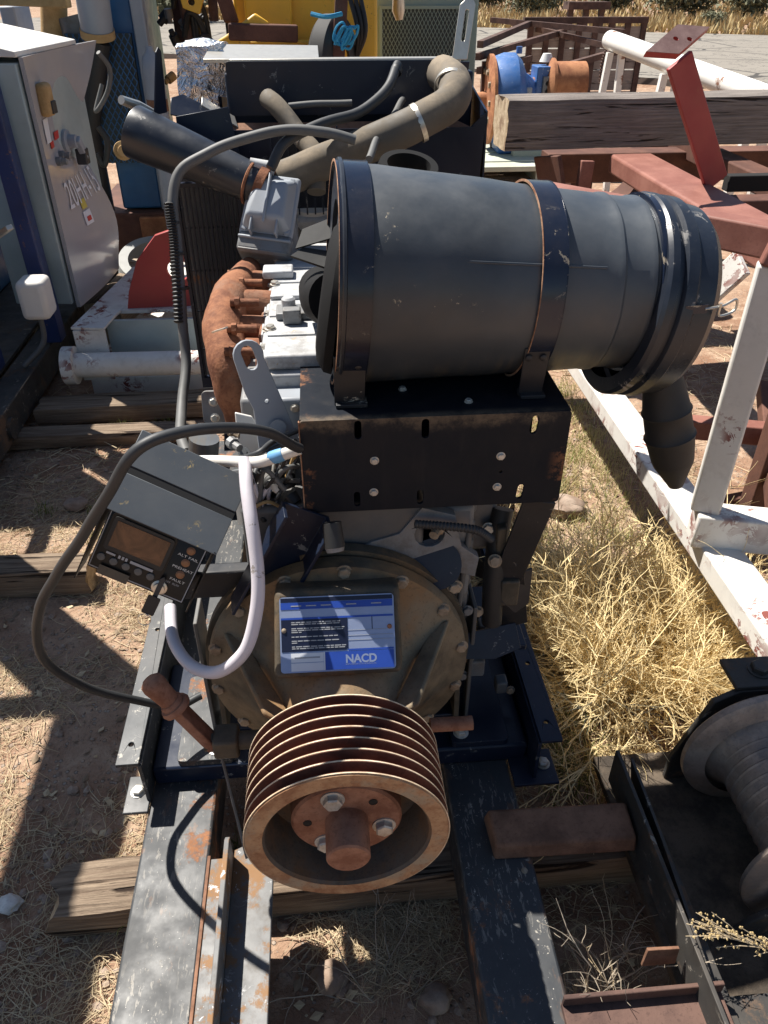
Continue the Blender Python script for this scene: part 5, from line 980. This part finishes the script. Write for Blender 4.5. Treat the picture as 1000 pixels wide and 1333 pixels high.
# ------------------------------------------------------------------ green enclosure
GE = thing('green_enclosure', 'pale green equipment enclosure with mesh vents at the top', 'enclosure', (.9, 7, 0))
ea, eb = at(488, 50, y=6.6).x, at(622, 50, y=6.6).x
MB().box(ea, eb, 6.64, 7.6, .1, 2.1).build('enclosure_body', m_green, GE, bevel=.01)
va, vb_ = at(498, 12, y=6.6), at(604, 84, y=6.6); z0, z1 = vb_.z-.5, va.z
MB().box(va.x, vb_.x, 6.628, 6.639, z0, z1).build('vent_backing', m_mesh, GE)
b = MB(); k = -60
import itertools
stp = .028
for sgn in (1, -1):
    for k in range(-50, 60):
        x_s = va.x+k*stp; pts = []
        h_ = (z1-z0); x_e = x_s+sgn*h_*.55
        # clip to the panel
        t0_, t1_ = 0., 1.; dx_ = x_e-x_s
        lo_, hi_ = sorted(((va.x-x_s)/dx_, (vb_.x-x_s)/dx_)); t0_, t1_ = max(0, lo_), min(1, hi_)
        if t1_-t0_ < .01: continue
        b.bar(V(x_s+dx_*t0_, 6.622+.002*sgn, z0+h_*t0_), V(x_s+dx_*t1_, 6.622+.002*sgn, z0+h_*t1_), .004, .003, up=(0, 1, 0))
tag(b.build('vent_mesh', m_green, GE, smooth=0), kind='stuff')
for x0_, x1_, q0, q1 in ((va.x-.02, va.x, z0, z1), (vb_.x, vb_.x+.02, z0, z1), (va.x-.02, vb_.x+.02, z1, z1+.02)): MB().box(x0_, x1_, 6.612, 6.6395, q0, q1).build('vent_frame', m_green, GE)
tube('hydraulic_coupling', m_steel, GE, [at(519, -10, y=6.3), at(519, 14, y=6.3), at(520, 26, y=6.3)], [.04, .045, .025], 14, 0)
# ------------------------------------------------------------------ blue machine, gas bottle, pipes at upper left
BM = thing('blue_machine', 'tall blue machine housing with mesh panel behind the cabinet', 'machine', (-1.2, 5.3, 0))
a0, a1 = at(128, 100, y=5.1).x, at(184, 100, y=5.1).x
MB().box(a0, a1, 5.12, 6.0, .45, 2.1).build('housing', m_bluemach, BM, bevel=.012)
MB().box(a1+.002, a1+.07, 5.08, 5.16, .45, 2.1).build('corner_trim', m_greymach, BM, bevel=.008)
b = MB(); z0, z1 = .72, 1.38; x0_, x1_ = a0-.14, a0+.22
MB().box(x0_, x1_, 5.09, 5.118, z0, z1).build('vent_backing', m_mesh, BM)
for sgn in (1, -1):
    for k in range(-30, 40):
        x_s = x0_+k*.034; dx_ = sgn*(z1-z0)*.6; lo_, hi_ = sorted(((x0_-x_s)/dx_, (x1_-x_s)/dx_)); t0_, t1_ = max(0, lo_), min(1, hi_)
        if t1_-t0_ > .01: b.bar(V(x_s+dx_*t0_, 5.082+.003*sgn, z0+(z1-z0)*t0_), V(x_s+dx_*t1_, 5.082+.003*sgn, z0+(z1-z0)*t1_), .005, .004, up=(0, 1, 0))
tag(b.build('vent_mesh', m_bluemach, BM, smooth=0), kind='stuff')
MB().box(a0-.2, a1+.06, 5.05, 5.9, .12, .44).build('base', m_redox_d, BM, bevel=.01)
GBm = thing('gas_bottle', 'slim pale blue pressure bottle beside the blue machine', 'bottle', (-.83, 4.9, 0))
bx_ = at(200, 100, y=4.9).x
MB().lathe([(.35, 0), (.35, .055), (1.22, .055), (1.28, .045), (1.31, .02), (1.33, .018), (1.33, 0)], V(bx_, 4.9, 0), (0, 0, 1), 28).build('bottle', m_greymach, GBm, smooth=50)
MB().lathe([(1.02, .057), (1.08, .057)], V(bx_, 4.9, 0), (0, 0, 1), 28).build('rust_band', m_rustbrown, GBm)
MB().box(bx_-.08, bx_+.08, 4.82, 4.98, 0, .349).build('bottle_base', m_redox_d, GBm)
VM = thing('valve_manifold', 'cluster of dark hoses and brass valves between blue and yellow machines', 'valves', (-.75, 5.6, 0))
random.seed(5)
MB().box(-.82, -.66, 5.6, 5.75, 0, 1.62).build('valve_post', m_rackrust, VM, bevel=.01)
for k in range(26):
    q = V(random.uniform(-.86, -.56), 5.5+random.uniform(-.06, .1), random.uniform(.85, 1.62)); r = random.uniform(.015, .035)
    d = V(random.uniform(-1, 1), random.uniform(-1, .2), random.uniform(-1, 1)).normalized()
    MB().lathe([(0, 0), (0, r), (r*2, r), (r*2, r*.6), (r*3, r*.6), (r*3, 0)], q, d, 10).build('valve', random.choice([m_steel, m_ochre, m_cable, m_alud, m_cable]), VM)
for k in range(9):
    q = V(random.uniform(-.84, -.6), 5.48, random.uniform(1.2, 1.6)); tube('hydraulic_hose', m_rubber, VM, [q, q+V(.05, -.05, .12), q+V(.12, -.03, .02), q+V(.13, 0, -.4)], .014, 8)
tube('bent_pipe', m_rackrust, VM, [V(-.72, 5.5, 1.3), V(-.72, 5.45, 1.62), V(-.62, 5.45, 1.68), V(-.56, 5.45, 1.55), V(-.56, 5.45, 1.42)], .028, 12)
OP = tag(tube('ochre_post', m_ochre, None, [at(72, 85, y=5.2), at(70, 0, y=5.2), at(70, -60, y=5.2)], .07, 20, 0), 'ochre upright pipe rising behind the cabinet top', 'pipe')
GP = thing('grey_duct', 'fat grey duct with a yellow band at the upper left', 'duct', (-1.3, 5.6, 0))
d0, d1 = at(128, 48, y=5.0), at(112, -60, y=4.9)
MB().tube([d0, d1], .085, 28).build('duct', m_greymach, GP); MB().lathe([(-.04, .087), (-.04, .09), (0, .09), (0, .087)], d0, d0-d1, 28, close=True).build('yellow_band', m_ochre, GP)
MB().tube([d0-V(0, 0, .02), V(d0.x-.16, 5.05, .9), V(d0.x-.2, 5.2, 0)], .06, 24).build('duct_boot', m_rubber, GP)
RB = thing('rusty_bracket_rail', 'rusty rail with pipe end across the top left corner', 'rail', (-1.9, 5.0, 0))
r0, r1 = at(-30, -2, y=5.0), at(90, 3, y=5.0)
MB().bar(r0, r1, .1, .05).build('rail', m_ochre, RB, bevel=.006); MB().bar(r0-V(0, 0, .05), V(r0.x, 5, 0), .08, .08, up=(0, 1, 0)).build('leg', m_rackrust, RB)
MB().box(r0.x, at(25, 40, y=5.3).x, 5.3, 5.6, 0, 1.5).build('back_box', m_greymach, RB, bevel=.01)
MB().tube([at(95, 20, y=5.2), at(110, 60, y=5.2), at(100, 130, y=5.3)], [.09, .10, .06], 20).build('pipe_end', m_alud, RB)
# loose cable loop and rusty iron lying behind the cabinet
tag(tube('loose_cable', m_cablegrey, None, [at(128, 68, y=4.55), at(143, 90, y=4.6), at(140, 120, y=4.6), at(125, 145, y=4.6), at(133, 110, y=4.65)], .012, 8), 'pale loose cable hooked behind the cabinet door top', 'cable')
tag(tube('rubber_belt', m_rubber, None, [at(128, 165, y=4.7), at(140, 185, y=4.7), at(136, 215, y=4.7), at(126, 200, y=4.7)], .016, 8), 'black rubber hose drooping beside the cabinet door edge', 'hose')
IR = thing('rusty_floor_beams', 'red-brown steel beams on the ground between cabinet and engine', 'beams', (-.9, 5.2, 0))
MB().box(-1.1, -.45, 5.02, 5.12, .30, .42).build('beam', m_orust, IR, bevel=.006); MB().bar(V(-1.05, 4.3, .03), V(-.5, 5.0, .03), .12, .06).build('beam', m_rackrust, IR, bevel=.006)
MB().box(-.93, -.87, 5.0, 5.019, .1, .7).build('upright', m_orust, IR); MB().box(-1.1, -.4, 5.2, 6.0, .0, .15).build('block', m_paleplat, IR, bevel=.01)
MB().lathe([(0, 0), (0, .05), (.02, .05), (.03, .03), (.05, .03), (.05, 0)], at(160, 196, y=4.8), (.3, -1, .1), 24).build('pulley', m_ochre, IR)
# ------------------------------------------------------------------ vegetation, litter, stones
def leafmat(name, a, b_, rough=.8, trans=0):
    g = G(name); n_ = g.noise(25, 3); cc = g.mix(n_, a, b_); g.done(cc, rough, 0, .2)
    if trans:
        g.b.inputs['Subsurface Weight'].default_value = 0
    return g.m
m_straw = leafmat('straw', (.33, .24, .14), (.70, .58, .39)); m_twig = leafmat('dry_twig', (.60, .45, .20), (.92, .76, .46)); m_twigg = leafmat('grey_twig', (.27, .22, .17), (.42, .36, .28))
m_grass = leafmat('green_grass', (.13, .17, .045), (.26, .28, .09)); m_drygrass = leafmat('dry_grass', (.42, .37, .17), (.60, .53, .28)); m_seed = leafmat('seed_head', (.40, .29, .13), (.62, .48, .26))
m_stone = rusty('field_stone', (.22, .155, .115), (.36, .28, .22), scale=20, bump=.5); m_stonew = rusty('pale_stone', (.5, .48, .45), (.66, .64, .6), scale=20, bump=.3)
m_shrub = leafmat('desert_shrub', (.13, .14, .085), (.26, .255, .17)); m_goldgrass = leafmat('gold_grass', (.40, .30, .14), (.56, .44, .24))
def strand(b, P, r0, r1, n=3):
    k = len(P); b.tube(P, [r0+(r1-r0)*i/(k-1) for i in range(k)], n, cap=False)
def occupied(x, y): return (-.42 < x < -.14 and y < 2.5) or (.21 < x < .37 and y < 2.5) or (.58 < x < 1.45 and .4 < y < 1.1) or (-2.6 < x < -1.3 and 1.6 < y < 4.9)
rnd = random.Random(21)
def straw_field(name, label, cnt, area, L=(.02, .11), mat=None, r=.0009, lift=.02):
    b = MB(); i = 0
    while i < cnt:
        x, y = rnd.uniform(area[0], area[1]), rnd.uniform(area[2], area[3])
        if occupied(x, y) or 1.5*noise.noise(V(x*2.6, y*2.6, 7))+.7*noise.noise(V(x*9, y*9, 3))+rnd.uniform(-.35, .45) < 0: continue
        i += 1; a = rnd.uniform(0, 6.28); l = rnd.uniform(*L); z = gz(x, y)+rnd.uniform(.001, lift*.3); bend = rnd.uniform(-.5, .5); lf = rnd.uniform(0, lift)*rnd.random()
        P = [V(x, y, z), V(x+l*.5*math.cos(a), y+l*.5*math.sin(a), z+lf), V(x+l*math.cos(a+bend), y+l*math.sin(a+bend), z+rnd.uniform(0, lf))]
        strand(b, P, r*(.5+1.6*rnd.random()**2.5), r*.5)
    return tag(b.build(name, mat or m_straw, None, smooth=0, fix=False), label, 'straw', kind='stuff')
straw_field('straw_litter', 'dry straw and stalks littering the dirt', 12000, (-1.6, 1.5, .35, 2.7)); straw_field('straw_litter', 'sparse dry stalks on the farther dirt', 3500, (-1.6, 2.4, 2.4, 5.5), (.04, .16), r=.0015)
straw_field('bush_litter', 'golden broken stems under the dry bush', 3500, (.5, 1.3, 1.15, 2.0), (.05, .2), mat=m_twig, r=.0012, lift=.06)
straw_field('straw_litter', 'thick dry straw on the dirt left of the skid', 3800, (-1.25, -.42, .5, 2.35), (.02, .09)); straw_field('straw_litter', 'dry straw on the dirt below the pulley', 900, (-.15, .22, .45, .88), (.02, .09))
def flakes(name, label, cnt, area, mat):
    b = MB(); i = 0
    while i < cnt:
        x, y = rnd.uniform(area[0], area[1]), rnd.uniform(area[2], area[3])
        if occupied(x, y) or 1.4*noise.noise(V(x*3, y*3, 11))+rnd.uniform(-.5, .5) < 0: continue
        i += 1; z = gz(x, y)+.003; a = rnd.uniform(0, 6.28); l = .004+.013*rnd.random()**3; u_ = V(math.cos(a), math.sin(a), rnd.uniform(-.4, .4))*l; v_ = V(-math.sin(a), math.cos(a), rnd.uniform(-.4, .4))*l*rnd.uniform(.3, .8); c_ = V(x, y, z)
        b.add([c_-u_, c_+v_, c_+u_+V(0, 0, l*.3), c_-v_], [(0, 1, 2, 3)])
    return tag(b.build(name, mat, None, smooth=0, fix=False), label, 'litter', kind='stuff')
flakes('bark_litter', 'brown chips of bark and leaf on the dirt', 3500, (-1.5, 1.4, .4, 3.0), leafmat('bark_chip', (.12, .08, .05), (.34, .26, .18)))
flakes('pale_litter', 'pale dry leaf bits on the dirt', 1200, (-1.5, 1.4, .4, 3.0), m_straw)
def tufts(name, label, mat, spots, h, n, spread, r=.0016):
    b = MB()
    for (x, y) in spots:
        for k in range(n):
            a = rnd.uniform(0, 6.28); q = rnd.random()**.7*spread; bx0, by0 = x+q*math.cos(a), y+q*math.sin(a); hh = h*rnd.uniform(.4, 1.1); le = rnd.uniform(.1, .8)*hh; a2 = rnd.uniform(0, 6.28)
            z = gz(bx0, by0); strand(b, [V(bx0, by0, z), V(bx0+le*.3*math.cos(a2), by0+le*.3*math.sin(a2), z+hh*.6), V(bx0+le*math.cos(a2), by0+le*math.sin(a2), z+hh)], r*rnd.uniform(.6, 1.3), r*.2)
    return tag(b.build(name, mat, None, smooth=0, fix=False), label, 'grass', kind='stuff')
G0 = lambda px, py: (at(px, py, z=0).x, at(px, py, z=0).y)
tufts('grass_tufts', 'thin green grass sprouting by the skid and planks', m_grass, [G0(*p) for p in ((130, 665), (165, 660), (200, 640), (120, 700), (180, 690), (215, 545), (175, 565), (290, 1130), (305, 1110), (150, 360), (170, 340), (160, 560), (60, 665), (230, 610), (165, 1190), (310, 300))], .05, 26, .05)
spots = []
for k in range(620):
    x, y = rnd.uniform(.5, 1.2), rnd.uniform(1.5, 3.4)
    if abs(x-.98) > .0: spots.append((x, y))
tufts('short_grass', 'short dry and green grass between engine and white frame', m_drygrass, spots, .05, 14, .06, .0014); tufts('short_grass', 'green blades in the grass beside the white frame', m_grass, spots[:300], .05, 8, .06, .0014)
tufts('shade_grass', 'grass in the shade beside the right skid rail', m_grass, [(rnd.uniform(.46, .66), rnd.uniform(1.05, 1.5)) for k in range(50)], .06, 10, .05, .0014)
def bush(name, label, c, R_, H_, nstem, mat, seed, r=.0016, sub=5, lean=V(0, 0, 0)):
    rr = random.Random(seed); b = MB(); c = Vector(c)
    def grow(p, d, l, r_, lev):
        n = 5; P = [p]; q = p.copy(); dd = d.copy()
        for i in range(n):
            dd = (dd+V(rr.uniform(-1, 1), rr.uniform(-1, 1), rr.uniform(-1, .75))*.25).normalized(); q = q+dd*l/n
            if q.z < .006: q.z = .006; dd.z = abs(dd.z)*.5
            P.append(q.copy())
        strand(b, P, r_, r_*.55)
        if lev > 0:
            for k in range(sub if lev == 2 else sub-1):
                i = rr.randint(1, n); d2 = (P[i]-P[i-1]).normalized(); nd = (d2+V(rr.uniform(-1, 1), rr.uniform(-1, 1), rr.uniform(-.5, 1))*.95).normalized(); grow(P[i], nd, l*rr.uniform(.3, .6), r_*.65, lev-1)
    for k in range(nstem):
        a = rr.uniform(0, 6.28); t = rr.uniform(.05, 1.0); d = V(math.cos(a)*t*R_, math.sin(a)*t*R_, H_*rr.uniform(.35, 1.1))+lean
        grow(c+V(math.cos(a), math.sin(a), 0)*rr.uniform(0, R_*.45), d.normalized(), d.length*rr.uniform(.5, .9), r*rr.uniform(.8, 1.3), 2)
    root = thing(name, label, 'bush', c); tag(b.build('twigs', mat, root, smooth=0, fix=False), kind='stuff'); return root
bush('dry_bush', 'large golden dry tumbleweed bush between engine and winch', (.84, 1.52, 0), .42, .34, 330, m_twig, 3, sub=6, r=.0023)
bush('dry_bush', 'open golden twig bush below the white frame corner', (.76, 1.84, 0), .34, .40, 34, m_twig, 5, sub=4, r=.0024)
bush('dry_bush', 'thin reddish twig clump against the strut beside the engine', (.56, 1.62, 0), .18, .2, 26, leafmat('red_twig', (.30, .18, .09), (.48, .32, .17)), 8, r=.0013, sub=4)
bush('dry_weed', 'grey leafless weed standing beside the right skid beam', (.46, .66, 0), .10, .3, 12, m_twigg, 9, r=.0015, sub=3)
bush('dry_weed', 'pale weed bent over the bottom edge near the angle tab', (.42, .55, .0), .12, .24, 8, m_straw, 13, r=.0016, sub=3)
bush('dry_weed', 'bare brown twigs on the dirt below the pulley', (.04, .68, 0), .2, .12, 10, m_twigg, 15, r=.0014, sub=3)
# seed stalk poking in at the right edge
SD = thing('seed_stalk', 'tan dry seed stalk poking in at the lower right edge', 'plant', (.98, .62, .2))
b = MB(); bs = MB(); rr = random.Random(4); s1 = at(905, 1205, y=.62); s0 = at(1030, 1245, y=.60)
for k in range(26):
    t0_ = rr.uniform(.0, .7); p = s0.lerp(s1, t0_); e = s0.lerp(s1, min(1.05, t0_+rr.uniform(.2, .5)))+V(rr.uniform(-.02, .02), rr.uniform(-.02, .02), rr.uniform(-.015, .03))
    strand(b, [p, p.lerp(e, .5)+V(0, 0, .006), e], .0011, .0006)
    for j in range(5):
        q = p.lerp(e, .5+.1*j)+V(rr.uniform(-.006, .006), rr.uniform(-.006, .006), rr.uniform(-.004, .008)); s_ = rr.uniform(.0016, .0034)
        bs.add([q+V(s_, 0, 0), q+V(-s_, 0, 0), q+V(0, s_, 0), q+V(0, -s_, 0), q+V(0, 0, s_*1.6), q+V(0, 0, -s_)], [(0, 2, 4), (2, 1, 4), (1, 3, 4), (3, 0, 4), (2, 0, 5), (1, 2, 5), (3, 1, 5), (0, 3, 5)])
strand(b, [s0, s1], .002, .001); b.build('stalks', m_straw, SD, smooth=0, fix=False); bs.build('seed_heads', m_seed, SD, smooth=0, fix=False)
def rock_mb(seed, sub=2):
    bm = bmesh.new(); bmesh.ops.create_icosphere(bm, subdivisions=sub, radius=1)
    for v in bm.verts:
        n_ = noise.noise(v.co*1.3+V(seed*3.7, 0, 0)); v.co *= 1+.35*n_+.18*noise.noise(v.co*3.1+V(seed, 2, 0)); v.co.z *= .55; v.co.x *= 1.2
    b = MB(); b.v = [v.co.copy() for v in bm.verts]; b.f = [tuple(v.index for v in f.verts) for f in bm.faces]; bm.free(); return b
for px, py, r, m, lab in ((14, 1178, .022, m_stonew, 'pale round stone at the left edge near the bottom'), (568, 1303, .028, m_stone, 'tan stone at the bottom between the skid beams'), (430, 1275, .03, m_stone, 'brown stone in the shade below the pulley'), (735, 665, .06, m_stone, 'grey stone half hidden behind the golden twig bush'), (98, 292*2.26, .035, m_stone, 'small stone in the shade beside the cable loop'), (218, 615, .02, m_stone, 'little tan stone lying behind the control box')):
    q = at(px, py, z=0); b = rock_mb(px, 3); b.v = [v*r+V(q.x, q.y, r*.35) for v in b.v]; tag(b.build('stone', m, None, smooth=60), lab, 'stone')
b = MB(); tmpl = [rock_mb(k, 1) for k in range(6)]; i = 0
while i < 6500:
    x, y = rnd.uniform(-1.5, 1.4), rnd.uniform(.4, 3.2)
    if noise.noise(V(x*1.7, y*1.7, 2))+rnd.uniform(-.6, .6) < 0: continue
    i += 1; t = tmpl[i % 6]; s_ = .0022+.013*rnd.random()**5; a = rnd.uniform(0, 6.28); ca, sa = math.cos(a)*s_, math.sin(a)*s_
    z = gz(x, y)+s_*.15; b.add([V(v.x*ca-v.y*sa+x, v.x*sa+v.y*ca+y, v.z*s_+z) for v in t.v], t.f)
tag(b.build('gravel', m_stone, None, smooth=0, fix=False), 'small stones strewn over the dirt', 'gravel', kind='stuff')
# far desert: golden grass and grey green shrubs beyond the road
b = MB()
for k in range(11000):
    t = rnd.uniform(-22, 60); o_ = .3+26*rnd.random()**1.7; p = far+rd*t-rn*o_; z = gz(p.x, p.y); h_ = rnd.uniform(.15, .5)
    for j in range(3):
        a = rnd.uniform(0, 6.28); b.add([V(p.x+.06*math.cos(a), p.y+.06*math.sin(a), z), V(p.x-.06*math.cos(a), p.y-.06*math.sin(a), z), V(p.x+rnd.uniform(-.2, .2), p.y+rnd.uniform(-.2, .2), z+h_)], [(0, 1, 2)])
tag(b.build('roadside_grass', m_goldgrass, None, smooth=0, fix=False), 'golden dry grass along the far side of the road', 'grass', kind='stuff')
lab = ['far grey shrub in the second row above the rack', 'far grey shrub in the second row above the white pipe', 'far grey shrub in the second row above the red plate', 'far grey shrub in the second row near the right corner', 'pale bush far behind the yellow machine boom', 'grey-green shrub beyond the road above the board rack', 'low shrub beyond the road right of the metal stand', 'round shrub beyond the road above the red post', 'shrub beyond the road at the top right corner', 'far shrub at the top behind the green enclosure', 'far shrub peeking beside the yellow machine', 'small shrub beyond the road left of the metal stand', 'wide far shrub behind the top right grass', 'small bright shrub close to the road edge at right']
for k, (px, Y, s_) in enumerate(((665, 58, 1.5), (770, 60, 1.6), (850, 58, 1.5), (960, 62, 1.7), (225, 44, 1.2), (690, 40, 1.0), (800, 42, .9), (880, 38, 1.1), (975, 36, 1.2), (640, 46, 1.0), (240, 36, 1.0), (735, 52, 1.1), (930, 52, 1.3), (935, 30.5, .35))):
    q = at(px, 10, y=Y); x = q.x; z = gz(x, Y); root = thing('desert_shrub', lab[k], 'shrub', (x, Y, z), 'shrubs beyond the road'); r_ = random.Random(k)
    bl_ = MB(); bt = MB()
    for j in range(14):
        a = r_.uniform(0, 6.28); tip = V(x+1.1*s_*math.cos(a)*r_.random(), Y+1.1*s_*math.sin(a)*r_.random(), z+s_*r_.uniform(.5, 1.1)); strand(bt, [V(x, Y, z), V(x, Y, z).lerp(tip, .5)+V(0, 0, .1), tip], .03*s_, .01)
        for i in range(190):
            p = tip+V(r_.gauss(0, .3), r_.gauss(0, .3), r_.gauss(0, .22))*s_; d = V(r_.uniform(-1, 1), r_.uniform(-1, 1), r_.uniform(-1, 1)).normalized(); e = frame(d)[0]*.065*s_
            bl_.add([p-e, p+e, p+d*.2*s_], [(0, 1, 2)])
    bl_.build('foliage', m_shrub, root, smooth=0, fix=False); bt.build('stems', m_twigg, root, smooth=0, fix=False)
